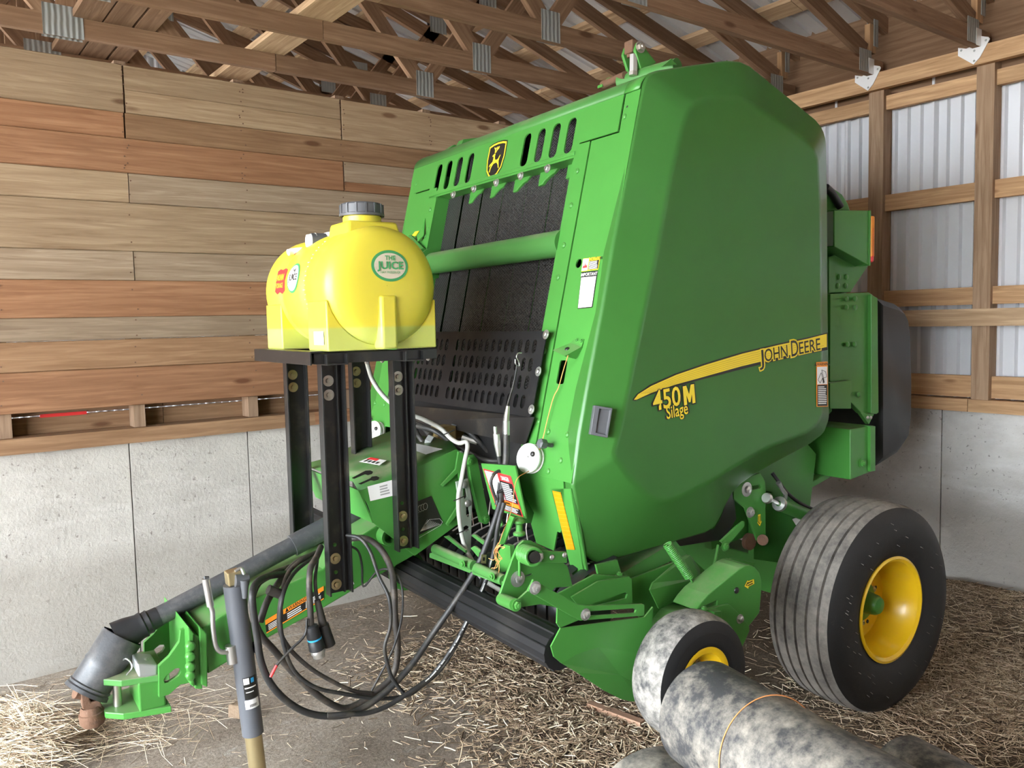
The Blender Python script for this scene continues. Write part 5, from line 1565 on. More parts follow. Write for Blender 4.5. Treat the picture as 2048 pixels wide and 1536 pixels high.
part(MB().lathe([(0, 0.028), (0.006, 0.034), (0.02, 0.036), (0.022, 0.041), (0.05, 0.042), (0.066, 0.034), (0.066, 0.022), (0.0, 0.02)], S(181, 1412, 3.08), (y1_ - y0_).normalized() + Vector((0, 0, -0.3)), 28), 'yoke_collar', 'rust', baler, 40)

# ================================================================ back end
R7 = K(1500, 350, 2.438)
def rp(pts, y):
    return [S(*R7(*p), y) for p in pts]
YE = 2.40
part(MB().prism(rp([(330, 150), (470, 150), (470, 980), (390, 1010), (400, 1150), (330, 1230)], YE + 0.06), PY * 0.02), 'gate_side', 'green', baler, None)
part(MB().prism(rp([(444, 380), (456, 380), (462, 990), (450, 990)], YE), PY * 0.06), 'gate_rib', 'green', baler, None)
lb = rp([(412, 171), (578, 173), (582, 442), (412, 349)], 2.32)
part(MB().prism(lb, PY * 0.28), 'light_box', 'green', baler, None, 0.003)
fx = lb[0].x - 0.002
part(MB().prism([Vector((fx, 2.325, lb[0].z - 0.004)), Vector((fx, 2.60, lb[0].z - 0.004)), Vector((fx, 2.60, lb[3].z + 0.004)), Vector((fx, 2.325, lb[3].z + 0.004))], Vector((-0.001, 0, 0))), 'bright_sheet', 'galv', baler, None)
ex = lb[1].x
part(MB().box((ex + 0.006, 2.45, (lb[1].z + lb[2].z) / 2), (0.012, 0.27, lb[1].z - lb[2].z)), 'light_plate', 'green', baler, None)
part(MB().box((ex + 0.024, 2.36, lb[1].z - 0.12), (0.026, 0.10, 0.19)), 'amber_lamp', 'orange', baler, None, 0.006)
part(MB().box((ex + 0.024, 2.36, lb[2].z + 0.10), (0.026, 0.10, 0.17)), 'red_lamp', 'red', baler, None, 0.01)
part(MB().prism(rp([(385, 400), (455, 375), (576, 445), (490, 572), (385, 575)], YE - 0.01), PY * 0.012), 'gate_gusset', 'green', baler, None, 0.003)
bolt(baler, S(*R7(533, 428), YE - 0.02), NY, 0.011, 'zinc', 'dome')
for p in ((432, 497), (469, 497), (428, 540), (466, 540), (432, 605), (470, 605), (512, 603), (470, 645), (512, 645), (474, 826), (508, 826), (530, 1070)):
    bolt(baler, S(*R7(*p), YE - 0.04 if p[0] > 440 and p[1] > 590 else YE - 0.012), NY, 0.014, 'green', 'dome')
part(MB().prism(rp([(392, 580), (580, 572), (600, 585), (604, 1165), (545, 1163), (390, 1005)], YE - 0.03), PY * 0.03), 'tail_panel', 'green', baler, None, 0.003)
part(MB().prism(rp([(592, 582), (623, 600), (628, 1158), (618, 1166), (592, 1164)], YE - 0.05), PY * 0.05), 'tail_flange', 'green', baler, None, 0.003)
part(MB().prism(rp([(390, 1015), (494, 1000), (494, 1140), (390, 1140)], YE - 0.06), PY * 0.05), 'tail_bracket', 'green', baler, None, 0.003)
part(MB().prism(rp([(540, 1160), (605, 1165), (580, 1215)], YE - 0.05), PY * 0.02), 'tail_tab', 'green', baler, None)
bolt(baler, S(*R7(573, 1183), YE - 0.06), NY, 0.009, 'zinc', 'dome'); bolt(baler, S(*R7(589, 1183), YE - 0.06), NY, 0.009, 'zinc', 'dome')
tb = rp([(490, 1240), (606, 1222), (608, 1440), (490, 1487)], 2.27)
tbm = MB().prism(tb, PY * 0.24)
part(tbm, 'tail_box', 'green', baler, None, 0.004)
part(MB().prism(rp([(588, 1225), (611, 1225), (611, 1443), (588, 1445)], 2.255), PY * 0.03), 'tail_box_flange', 'green', baler, None)
bolt(baler, S(*R7(545, 1405), 2.268), NY, 0.016, 'green', 'nut')
blk = [(612, 600), (700, 628), (730, 648), (748, 685), (757, 760), (765, 1000), (763, 1200), (750, 1300), (716, 1352), (612, 1418)]
bo = rp(blk, 2.47)
cb_ = sum(bo, Vector()) / len(bo)
mb = MB().rings([[cb_ + (p - cb_) * 0.9 + NY * 0.03 for p in bo], bo, [p + PY * 1.24 for p in bo]], True, True, True)
part(mb, 'tailgate_cover', 'plastic', baler, 40)
bolt(baler, S(*R7(752, 1073), 2.45), NY, 0.011, 'zinc', 'dome')
part(MB().prism(rp([(370, 40), (400, 60), (450, 95), (478, 140), (488, 172), (370, 172)], YE + 0.02), PY * 0.03), 'gate_arm', 'green', baler, None, 0.004)
part(MB().tube(smooth_path([S(*R7(370, 60), YE), S(*R7(400, 90), YE), S(*R7(440, 155), YE)]), 0.018, 10), 'gate_hose', 'plastic', baler, 50)
# inner rear body so the machine is closed from every side
part(MB().prism([Vector((2.3, 2.50, 0.9)), Vector((3.15, 2.50, 0.95)), Vector((3.45, 2.50, 1.05)), Vector((3.55, 2.50, 1.9)), Vector((3.05, 2.50, 2.43)), Vector((2.4, 2.50, 2.5))], PY * 1.18), 'bale_chamber', 'green', baler, None)

# ================================================================ on the roof edge
R1 = K(1200, 0, 5.12)
lugp = poly(R1, [(385, 430), (430, 440), (470, 500), (580, 640), (440, 720), (420, 700), (360, 510)], 2.48)
part(MB().prism(lugp, PY * 0.014), 'top_lug', 'green', baler, None, 0.003)
part(MB().prism([p + PY * 0.07 for p in lugp], PY * 0.014), 'top_lug', 'green', baler, None, 0.003)
bolt(baler, S(*R1(412, 482), 2.475), NY, 0.016, 'steel', 'nut')
part(MB().tube([S(*R1(300, 470), 2.53), S(*R1(305, 590), 2.53)], 0.012, 10), 'rusty_clevis', 'rust', baler, 50)
part(MB().box(S(*R1(330, 490), 2.52), (0.045, 0.05, 0.05)), 'clevis_block', 'rust', baler, None, 0.006)
part(MB().tube([S(*R1(345, 560), 2.50), S(*R1(342, 735), 2.50)], 0.0165, 6), 'turnbuckle', 'zinc', baler, 30)
part(MB().tube([S(*R1(342, 735), 2.50), S(*R1(340, 775), 2.50)], [0.018, 0.018], 6), 'lock_nut', 'steel', baler, 30)
tcp = [S(*R1(490, 690), 2.50), S(*R1(640, 640), 2.36)]
part(MB().tube([Vector((2.36, 2.34, 2.655)), Vector((2.30, 2.60, 2.650))], 0.034, 20), 'roof_tube', 'green_dirty', baler, 50)
part(MB().prism(poly(R1, [(640, 680), (735, 598), (745, 620), (790, 660)], 2.33), PY * 0.01), 'roof_tab', 'green', baler, None)
part(MB().tube([S(*R1(30, 870), 2.72), S(*R1(260, 770), 2.55)], 0.016, 12), 'roof_shaft', 'rust', baler, 50)
part(MB().prism(poly(R1, [(20, 860), (100, 830), (110, 785), (150, 800), (140, 850), (20, 890)], 2.70), PY * 0.03), 'shaft_bearing', 'green', baler, None, 0.002)
C86 = K(800, 0, 5.12)
part(MB().prism(poly(C86, [(610, 1500), (650, 1425), (830, 1405), (700, 1480)], 3.60), PY * 0.05), 'roof_bracket', 'green', baler, None, 0.003)
part(MB().prism(poly(C86, [(480, 1536), (540, 1490), (560, 1480), (600, 1490), (560, 1536)], 3.75), PY * 0.04), 'roof_bracket', 'green', baler, None, 0.003)
# ================================================================ preservative tank and its stand
ZT = 1.612
TX, TYN, TYF, TR, TZ = 1.25, 2.65, 3.335, 0.212, 1.832
stand = thing('tank_stand', 'black steel angle-iron stand bolted to the tongue under the yellow tank', 'stand', (TX, YC, 0.7), 'b')
YN_ = 2.765
legs = [((S(640, 720, YN_).x, S(688, 720, YN_).x), (YN_, YN_), (S(650, 1195, YN_).z, 0), 'near'), ((S(783, 718, YN_).x, S(825, 718, YN_).x), (YN_, YN_), (S(790, 1105, YN_).z, 0), 'near'),
        ((1.085, 1.172), (3.27, 3.27), (0.80, 0), 'far'), ((1.362, 1.442), (3.27, 3.27), (0.86, 0), 'far')]
for (x0, x1), (y, _), (zb, _), side in legs:
    s_ = -1 if side == 'near' else 1
    t_ = 0.006
    mb = MB()
    fl = 0.030
    mb.box(((x0 + x1) / 2, y + (0.03 if s_ < 0 else -0.0), (zb + 1.57) / 2), (x1 - x0, t_, 1.57 - zb))
    mb.box((x0 + t_ / 2, y + (0.012 if s_ < 0 else -0.018), (zb + 1.57) / 2), (t_, 0.042, 1.57 - zb))
    mb.box((x1 - t_ / 2, y + (0.012 if s_ < 0 else -0.018), (zb + 1.57) / 2), (t_, 0.042, 1.57 - zb))
    if s_ < 0:
        mb.box((x1 - 0.024, y + 0.022, (zb + 1.57) / 2), (t_, 0.02, 1.57 - zb))
    lg = part(mb, 'leg', 'black_paint', stand, None, 0.001)
    yb = y + 0.026 if s_ < 0 else y - 0.004
    xc = x0 + (x1 - x0) * 0.42
    for z in (1.505, 1.455):
        bolt(lg, (xc, yb, z), NY, 0.0105, 'steel' if s_ < 0 else 'zinc_yellow', 'washer')
    if s_ < 0:
        for z in ((zb + 0.03), (zb + 0.125)):
            bolt(lg, (xc, yb, z), NY, 0.0105, 'zinc_yellow', 'washer')
        for z in (zb + 0.075, zb + 0.175):
            bolt(lg, (xc, yb, z), NY, 0.0075, 'green_dirty', 'dome', 'bolt_hole')
for (x0, x1, y) in ((1.00, 1.47, 2.72), (1.00, 1.47, 3.26)):
    mb = MB()
    mb.box(((x0 + x1) / 2, y, 1.604), (x1 - x0, 0.05, 0.006)); mb.box(((x0 + x1) / 2, y - 0.025, 1.588), (x1 - x0, 0.006, 0.036)); mb.box(((x0 + x1) / 2, y + 0.025, 1.588), (x1 - x0, 0.006, 0.036))
    part(mb, 'cross_channel', 'black_paint', stand, None, 0.001)
for x in (1.075, 1.370):
    mb = MB()
    mb.box((x, 3.0, 1.568), (0.075, 0.66, 0.006)); mb.box((x - 0.036, 3.0, 1.584), (0.006, 0.66, 0.034)); mb.box((x + 0.036, 3.0, 1.584), (0.006, 0.66, 0.034))
    part(mb, 'long_channel', 'black_paint', stand, None, 0.001)
mb = MB()
mb.box((0.985, 2.99, 1.590), (0.006, 0.62, 0.045)); mb.box((1.008, 2.99, 1.611), (0.045, 0.62, 0.006))
part(mb, 'front_rail', 'black_paint', stand, None, 0.001)
for (x, y) in ((1.075, 2.84), (1.145, 2.80), (1.165, 2.86), (1.36, 2.80), (1.44, 2.80), (1.30, 2.80), (1.10, 3.10), (1.22, 2.76), (1.48, 2.78)):
    bolt(stand, (x, y, 1.568), (0, 0, -1), 0.0075, 'zinc', 'nut')

tank = thing('preservative_tank', 'translucent yellow horizontal poly tank with dark grey screw lid, half full, on a black stand', 'tank', (TX, YC, ZT), 'b')
mb = MB()
prof = [(-0.020, 0.001), (-0.018, 0.09), (-0.010, 0.150), (0.004, 0.186), (0.022, 0.205), (0.050, 0.2115), (0.20, 0.2115), (0.205, 0.2065), (0.235, 0.2065), (0.24, 0.2115), (0.44, 0.2115), (0.445, 0.2065), (0.475, 0.2065), (0.48, 0.2115), (0.645, 0.2115), (0.672, 0.203), (0.69, 0.18), (0.70, 0.12), (0.705, 0.001)]
mb.lathe(prof, (TX, TYN, TZ), PY, 64)
body = part(mb, 'tank_body', 'tank', tank, 50)
# moulded saddle feet
for y0, y1 in ((TYN + 0.02, TYN + 0.20), (TYF - 0.20, TYF - 0.02)):
    mb = MB()
    arcx = 0.2085
    pts = [(-arcx, ZT), (arcx, ZT), (arcx, TZ - 0.045)] + [(math.cos(a) * 0.205, TZ + math.sin(a) * 0.205) for a in np.linspace(-0.25, -math.pi + 0.25, 14)] + [(-arcx, TZ - 0.045)]
    mb.prism([Vector((TX + a, y0, b)) for a, b in pts], PY * (y1 - y0))
    part(mb, 'saddle_foot', 'tank', tank, 30, 0.010)
# rib on the near end and box under the lid
mb = MB()
mb.prism([Vector((TX - 0.002 + a, TYN - 0.030 + b, ZT + 0.002)) for a, b in ((-0.034, 0.02), (-0.026, 0.0), (0.030, 0.0), (0.040, 0.02), (0.04, 0.09), (-0.034, 0.09))], Vector((0, 0, 0.185)))
part(mb, 'end_rib', 'tank', tank, 30, 0.008)
lx, ly = TX + 0.0, TYN + 0.155
lp_ = S(725, 460, ly)
lx = S(724, 440, ly).x
mb = MB()
zb_, zt_ = TZ + 0.13, TZ + 0.232
ox = 0.5 * (lx + TX)
q0_ = [(ox - 0.105, ly - 0.10), (ox + 0.12, ly - 0.10), (ox + 0.12, ly + 0.11), (ox - 0.105, ly + 0.11)]
q1_ = [(ox - 0.088, ly - 0.075), (ox + 0.098, ly - 0.075), (ox + 0.098, ly + 0.095), (ox - 0.088, ly + 0.095)]
mb.rings([[Vector((a, b, zb_)) for a, b in q0_], [Vector((a, b, zt_)) for a, b in q1_]], True, False, True)
part(mb, 'lid_collar', 'tank', tank, 30, 0.010)
zc_ = zt_
part(MB().lathe([(0, 0.068), (0.02, 0.068), (0.022, 0.064), (0.03, 0.064)], (lx, ly, zc_), (0, 0, 1), 36), 'neck', 'tank', tank, 40)
mb = MB().lathe([(0.022, 0.07), (0.022, 0.080), (0.030, 0.0805), (0.032, 0.076), (0.062, 0.075), (0.068, 0.069), (0.068, 0.0)], (lx, ly, zc_), (0, 0, 1), 48)
for k in range(14):
    a = 2 * math.pi * k / 14
    d = Vector((math.cos(a), math.sin(a), 0))
    mb.box(Vector((lx, ly, zc_ + 0.047)) + d * 0.076, (0.006, 0.006, 0.034), (d, Vector((-d.y, d.x, 0)), Vector((0, 0, 1))))
part(mb, 'screw_lid', 'plastic_grey', tank, 30)
# stickers: round badge on the near end
def end_pt(a, b, l=0.0):                                            # on the domed near end
    r = math.hypot(a, b)
    y = np.interp(r, [0.001, 0.09, 0.150, 0.186, 0.205], [-0.020, -0.018, -0.010, 0.004, 0.022])
    return Vector((TX + a, TYN + float(y) - 0.0018 - l, TZ + b))
ec = S(778, 532, TYN - 0.012)
ea, eb = ec.x - TX, ec.z - TZ
def disc(rx, rz, l, name, mat, par):
    mb = MB()
    ring = [end_pt(ea + rx * math.cos(t), eb + rz * math.sin(t), l) for t in np.linspace(0, 2 * math.pi, 49)[:-1]]
    ring2 = [end_pt(ea + 0.5 * rx * math.cos(t), eb + 0.5 * rz * math.sin(t), l) for t in np.linspace(0, 2 * math.pi, 49)[:-1]]
    mb.rings([ring, ring2], True, False, True)
    return part(mb, name, mat, par, 60)
badge = disc(0.070, 0.054, 0.0, 'round_sticker', 'label_green', tank)
disc(0.060, 0.0445, 0.0012, 'sticker_face', 'cream', badge)
ctr = end_pt(ea, eb, 0.0030)
for body_, dz, sz, w_, bd_2 in (('THE', 0.026, 0.022, 0.040, 0.03), ('JUICE', 0.000, 0.036, 0.100, 0.03), ('HAY PRESERVER', -0.023, 0.011, 0.076, 0.0)):
    text(badge, body_, ctr + Vector((0, 0, dz)), (1, 0, 0), (0, 0, 1), sz, 'label_green', 'lettering', bd_2, depth=0.0008, fit=w_)
# stickers on the flank facing the drive-way
def flank(y, ang, l=0.0):
    return Vector((TX - math.cos(ang) * (TR + l), y, TZ + math.sin(ang) * (TR + l)))
def flank_patch(pts, mat, name, par, l):
    """pts: (distance along y from its centre, height along the curve)"""
    mb = MB()
    c_ = [sum(p[i] for p in pts) / len(pts) for i in (0, 1)]
    f = lambda a, b: flank(a, b / TR, l)
    mb.rings([[f(*p) for p in pts], [f(c_[0] + (p[0] - c_[0]) * 0.5, c_[1] + (p[1] - c_[1]) * 0.5) for p in pts]], True, False, True)
    return part(mb, name, mat, par, 60)
def wrap_text(par, body, yc, sc_, size, mat, fit, bold=0.02, l=0.003):
    o = text(par, body, (0, 0, 0), (1, 0, 0), (0, 1, 0), size, mat, 'lettering', bold, depth=0.0, fit=fit)
    off = BASE[root_of(par).name]
    for v in o.data.vertices:
        p = v.co + off
        q = flank(yc - p.x, (sc_ + p.y) / TR, l)
        v.co = q - off
    return o
yj, sj = 2.985, 0.045
ov = [(yj + 0.062 * math.cos(t), sj + 0.056 * math.sin(t)) for t in np.linspace(0, 2 * math.pi, 41)[:-1]]
st1 = flank_patch(ov, 'label_green', 'round_sticker', tank, 0.0012)
flank_patch([(yj + (a - yj) * 0.86, sj + (b - sj) * 0.86) for a, b in ov], 'white', 'sticker_face', st1, 0.0022)
wrap_text(st1, 'THE', yj, sj + 0.026, 0.022, 'decal_black', 0.036)
wrap_text(st1, 'JUICE', yj, sj + 0.001, 0.034, 'decal_black', 0.092)
wrap_text(st1, 'HAY PRESERVER', yj, sj - 0.022, 0.010, 'label_green', 0.070, 0.0)
yn, sn = 3.125, 0.040
cr = [(-0.056, 0.042), (-0.030, 0.050), (0, 0.044), (0.030, 0.050), (0.056, 0.042), (0.050, 0.0), (0.056, -0.038), (0.030, -0.050), (0, -0.042), (-0.030, -0.050), (-0.056, -0.038), (-0.050, 0.0)]
st2 = flank_patch([(yn + a, sn + b) for a, b in cr], 'red', 'shield_sticker', tank, 0.0012)
wrap_text(st2, 'NUHN', yn, sn + 0.013, 0.034, 'decal_yellow', 0.074)
wrap_text(st2, 'FORAGE', yn, sn - 0.018, 0.026, 'decal_yellow', 0.078, 0.0)
# moulded level marks and the small white tag
mb = MB()
for k in range(22):
    a = -0.75 + 1.7 * k / 21
    p = flank(TYN + 0.215 + 0.01 * (k % 2), a, -0.004)
    mb.box(p, (0.003, 0.010 if k % 3 else 0.02, 0.003))
part(mb, 'level_marks', 'label_grey', tank, None)
tg_ = [Vector((TX - 0.2105, TYN + 0.135, ZT + 0.068)), Vector((TX - 0.2105, TYN + 0.045, ZT + 0.068)), Vector((TX - 0.2105, TYN + 0.045, ZT + 0.022)), Vector((TX - 0.2105, TYN + 0.135, ZT + 0.022))]
label_quad(tank, tg_, 'white', 'small_tag', (-1, 0, 0), 0.0012)
print_lines(tank, tg_, 0.1, 0.8, 0.15, 0.85, 4, 'label_grey', (-1, 0, 0), 0.003)
# pump and white pipe on the far shoulder
pz = TZ + 0.185
pc = S(645, 483, 3.02)
part(MB().tube([pc + Vector((-0.045, 0.0, 0)), pc + Vector((0.095, -0.02, 0))], 0.030, 18), 'pump_body', 'plastic_grey', tank, 50)
part(MB().tube([pc + Vector((-0.06, 0.003, 0)), pc + Vector((-0.028, 0, 0))], [0.024, 0.032], 18), 'pump_cap', 'white', tank, 50)
part(MB().box(pc + Vector((0.05, -0.01, 0.022)), (0.085, 0.05, 0.024)), 'pump_label', 'white', tank, 30, 0.006)
part(MB().tube(smooth_path([S(740, 480, 3.05), S(640, 497, 3.08), S(590, 502, 3.10), S(576, 505, 3.10)]), 0.0125, 12), 'fill_pipe', 'white', tank, 50)
part(MB().tube([S(592, 507, 3.10), S(600, 513, 3.08)], 0.009, 8), 'pipe_stopper', 'red', tank, 50)
part(MB().tube([S(672, 468, 3.0), S(676, 456, 3.0)], 0.012, 10), 'vent_cap', 'white', tank, 50)

# clear braided hose from the tank down to the pickup
hose = thing('clear_hose', 'clear braided hose running from the tank down past the drive cover', 'hose', S(905, 980, 2.74), 'b')
cp = [S(733, 722, 3.0), S(745, 760, 3.0), S(770, 795, 2.96), S(805, 822, 2.92), S(845, 838, 2.88), S(880, 856, 2.84), S(902, 877, 2.80), S(918, 886, 2.77), S(932, 884, 2.745), S(935, 895, 2.735), S(930, 920, 2.73), S(922, 964, 2.725), S(917, 991, 2.725), S(918, 1032, 2.725), S(927, 1085, 2.72), S(945, 1123, 2.68), S(963, 1155, 2.62), S(1000, 1180, 2.5), S(1040, 1200, 2.42)]
part(MB().tube(smooth_path(cp, 5), 0.0088, 12), 'tube', 'clear', hose, 60)
for (u, v) in ((895, 868), (916, 1000), (922, 1066)):
    part(MB().tube([S(u - 9, v + 2, 2.712), S(u, v - 2, 2.708), S(u + 14, v - 8, 2.712)], 0.0022, 5), 'cable_tie', 'rubber', hose, 60)
# valve block and hoses behind the cover
vb = thing('valve_block', 'brass coloured hydraulic valve block behind the drive cover', 'valve', S(890, 885, 3.0), 'b')
part(MB().box(S(886, 872, 3.0), (0.09, 0.07, 0.085)), 'body', mat_plain('brass_plating', (0.36, 0.27, 0.11), 0.4, 0.6), vb, None, 0.006)
part(MB().box(S(905, 862, 3.05), (0.10, 0.05, 0.06)), 'manifold', 'brass_plating' if False else bpy.data.materials['brass_plating'], vb, None, 0.005)
part(MB().tube([S(866, 885, 2.96), S(855, 880, 2.98)], 0.026, 6), 'coil', 'galv', vb, 30)
part(MB().tube([S(925, 875, 2.95), S(955, 885, 2.90)], [0.014, 0.011], 8), 'fitting', 'zinc', vb, 30)
hs_ = thing('hydraulic_hoses', 'bundle of short black hydraulic hoses between the valve block and the right column', 'hoses', S(980, 920, 2.9), 'b')
for pts in ([(905, 850, 3.0), (930, 858, 2.95), (960, 885, 2.88), (985, 910, 2.8), (1010, 916, 2.75), (1060, 912, 2.62)],
            [(955, 872, 2.95), (975, 880, 2.9), (995, 903, 2.82), (1060, 905, 2.6)],
            [(835, 852, 3.02), (870, 862, 2.92), (910, 890, 2.86), (950, 912, 2.8), (985, 922, 2.76), (1050, 918, 2.62)],
            [(860, 870, 3.0), (840, 850, 3.1), (822, 848, 3.2)], [(850, 890, 3.0), (835, 868, 3.05), (828, 845, 3.15)]):
    part(MB().tube(smooth_path([S(*p) for p in pts]), 0.0105, 10), 'hose', 'rubber', hs_, 60)

# ================================================================ hoses hung over the front and looped under the tongue
H = K(450, 1050, 3.413)
def hpath(pts, y):
    return smooth_path([S(*H(p[0], p[1]), y + (p[2] if len(p) > 2 else 0)) for p in pts], 5)
YH = 2.62
def hose_thing(name, label, pts, y, r, mat, cat='hose', n=10):
    p = hpath(pts, y)
    t = thing(name, label, cat, p[len(p) // 2], 'b', 'hoses looped under the tongue')
    part(MB().tube(p, r, n), 'tube', mat, t, 60)
    return t
tA = hose_thing('ribbed_conduit', 'dusty ribbed conduit, thickest loop hanging down right of the second black leg', [(830, 95, .25), (960, 92, .18), (1060, 160, .1), (1130, 290, .04), (1155, 450), (1160, 620), (1178, 800), (1168, 960), (1120, 1060), (1010, 1150), (900, 1225), (800, 1250), (680, 1195), (560, 1100), (450, 990), (330, 850), (250, 760), (195, 640), (182, 520), (225, 400, .05), (330, 335, .15), (440, 290, .22)], YH, 0.0115, 'conduit')
tB = hose_thing('hydraulic_hose', 'outermost black hydraulic hose, its loop reaching lowest to the floor', [(1880, -150, -.1), (1840, -20, -.1), (1760, 200, -.08), (1690, 340, -.06), (1560, 540, -.04), (1420, 740), (1300, 920), (1180, 1060), (1040, 1185), (880, 1280), (720, 1305), (560, 1280), (420, 1200), (310, 1080), (245, 930), (220, 770), (200, 640), (185, 480), (215, 395, .05), (300, 350, .12), (430, 330, .2)], YH - 0.04, 0.0115, 'rubber')
tC = hose_thing('hydraulic_hose', 'black hydraulic hose with a row of white print along it', [(1905, -150, -.12), (1865, 0, -.12), (1835, 190, -.1), (1765, 420, -.08), (1660, 640, -.06), (1560, 830, -.04), (1420, 1020), (1300, 1115), (1240, 1155), (1100, 1240), (960, 1285), (820, 1290), (700, 1300, .01)], YH - 0.07, 0.0085, 'rubber')
pp = hpath([(1835, 190, -.1), (1765, 420, -.08), (1660, 640, -.06), (1560, 830, -.04), (1420, 1020), (1300, 1115)], YH - 0.0797)
mb = MB()
for i in range(1, len(pp) - 1):
    if RND.random() < 0.75:
        d_ = (pp[i + 1] - pp[i]); a_ = pp[i]
        for q in range(4):
            if RND.random() < 0.75:
                o_ = a_ + d_ * (q / 4)
                dn = d_.normalized()
                sv = dn.cross(NY).normalized()
                mb.prism([o_ - sv * 0.002, o_ + dn * 0.006 - sv * 0.002, o_ + dn * 0.006 + sv * 0.002, o_ + sv * 0.002], NY * 0.0006)
part(mb, 'printed_marks', 'white', tC, None)
tD = hose_thing('hydraulic_hose', 'thin black hose lying just inside the printed hose', [(1775, 280, -.03), (1745, 400), (1700, 560), (1600, 780), (1480, 980), (1330, 1110), (1240, 1165), (1050, 1185), (800, 1150), (600, 1100), (450, 960), (380, 700), (395, 480), (470, 330, .1), (600, 220, .2)], YH - 0.03, 0.0068, 'rubber')
tE = hose_thing('black_cable', 'thin black cable sagging in a V beside the conduit', [(850, 140, .2), (910, 180, .2), (935, 280, .2), (945, 420, .18), (1030, 325, .16), (1100, 300, .1), (1180, 345, .05), (1212, 460), (1205, 640), (1150, 840), (1060, 1020), (1000, 1130)], YH - 0.03, 0.0040, 'rubber', 'cable')
tF = hose_thing('taped_cable', 'wavy black taped cable hanging left of the conduit', [(830, 70, .2), (920, 90, .15), (990, 180, .1), (1050, 350, .05), (1120, 500), (1130, 680), (1090, 830), (1110, 950), (1150, 1060), (1240, 1170)], YH - 0.05, 0.0065, 'rubber', 'cable')
tG = hose_thing('hydraulic_hose', 'slim brown-grey hose forming the inner left loop', [(620, 185, .2), (520, 240, .15), (430, 330, .1), (385, 480), (370, 690), (430, 830), (560, 960), (700, 1050), (870, 1130), (1000, 1150)], YH - 0.01, 0.0072, 'conduit')
tH = hose_thing('hydraulic_hose', 'thick dusty hose stub behind the grey jack, clamped halfway', [(610, 200, .25), (500, 250, .2), (400, 350, .12), (330, 450, .05), (280, 540), (240, 660)], YH + 0.02, 0.0115, 'conduit')
part(MB().tube([S(*H(295, 440), YH + 0.0), S(*H(375, 470), YH + 0.0)], 0.016, 12), 'clamp', 'conduit', tH, 40)
tI = hose_thing('black_cable', 'thin black cable ending in a red sleeve at the lower left', [(560, 640), (545, 750), (450, 850), (350, 960), (310, 1040)], YH - 0.06, 0.0042, 'rubber', 'cable')
part(MB().tube(hpath([(352, 958), (325, 1010), (312, 1036)], YH - 0.062), 0.005, 8), 'red_sleeve', 'red', tI, 50)
bell = hose_thing('implement_plug', 'round black implement plug with a blue ring hanging on its cable', [(655, 150, .15), (625, 220, .08), (585, 290, .03), (575, 400), (580, 540), (588, 690)], YH - 0.05, 0.0105, 'conduit', 'plug')
pa, pb = S(*H(590, 690), YH - 0.055), S(*H(645, 905), YH - 0.055)
dd = (pb - pa).normalized(); Lp = (pb - pa).length
part(MB().lathe([(-0.005, 0.011), (0.0, 0.020), (Lp * 0.30, 0.024), (Lp * 0.34, 0.0225), (Lp * 0.44, 0.0225), (Lp * 0.48, 0.025), (Lp * 0.72, 0.026), (Lp * 0.75, 0.022)], pa, dd, 24), 'plug_body', 'plastic', bell, 40)
part(MB().lathe([(Lp * 0.36, 0.0238), (Lp * 0.41, 0.0238)], pa, dd, 24), 'blue_ring', mat_plain('blue_ring', (0.03, 0.33, 0.62), 0.4), bell, 40)
part(MB().lathe([(Lp * 0.74, 0.022), (Lp * 0.78, 0.0235), (Lp * 0.84, 0.0235), (Lp * 0.86, 0.020), (Lp * 0.97, 0.019), (Lp, 0.015), (Lp, 0.0)], pa, dd, 24), 'plug_tip', 'zinc', bell, 40)
plug2 = hose_thing('lighting_plug', 'grey cable plug with black rubber boot beside the blue-ringed plug', [(640, 160, .15), (625, 280, .05), (615, 380), (625, 480), (640, 560)], YH - 0.04, 0.006, 'rubber', 'plug')
pa, pb = S(*H(630, 510), YH - 0.04), S(*H(668, 680), YH - 0.04)
part(MB().tube([pa, pb], [0.010, 0.014], 14), 'plug_body', 'conduit', plug2, 50)
part(MB().tube([pb, S(*H(712, 820), YH - 0.04)], [0.019, 0.021], 14), 'rubber_boot', 'rubber', plug2, 50)
# the two hose ends hung on the guard by a hook
CP = K(780, 560, 4.096)
up1 = thing('hose_coupler', 'hydraulic hose end hanging highest from the hook on the guard', 'hose', S(1016, 850, 2.52), 'b', 'hydraulic hose ends')
part(MB().tube([S(1016, 812, 2.52), S(1014, 830, 2.52), S(1013, 842, 2.52)], [0.007, 0.010, 0.0105], 12), 'coupler_tip', 'steel', up1, 40)
part(MB().tube([S(1013, 842, 2.52), S(1013, 870, 2.52)], 0.0125, 12), 'ferrule', 'zinc', up1, 40)
part(MB().tube(smooth_path([S(1013, 868, 2.52), S(1012, 920, 2.52), S(1006, 960, 2.52), S(1000, 1010, 2.52)]), 0.0125, 12), 'tube', 'rubber', up1, 60)
up2 = thing('hose_coupler', 'lower hydraulic hose end with a bright quick coupler, left of the other', 'hose', S(992, 880, 2.54), 'b', 'hydraulic hose ends')
part(MB().tube([S(990, 853, 2.54), S(991, 866, 2.54), S(993, 868, 2.54), S(995, 888, 2.54), S(998, 912, 2.54)], [0.007, 0.007, 0.013, 0.014, 0.009], 12), 'coupler_tip', 'zinc', up2, 30)
part(MB().tube(smooth_path([S(998, 912, 2.54), S(1001, 935, 2.54), S(1000, 970, 2.53), S(994, 1010, 2.52)]), 0.009, 12), 'tube', 'rubber', up2, 60)
strap = thing('hook_strap', 'black strap with a bent wire hook on the perforated guard', 'strap', S(1025, 760, 2.53), 'b')
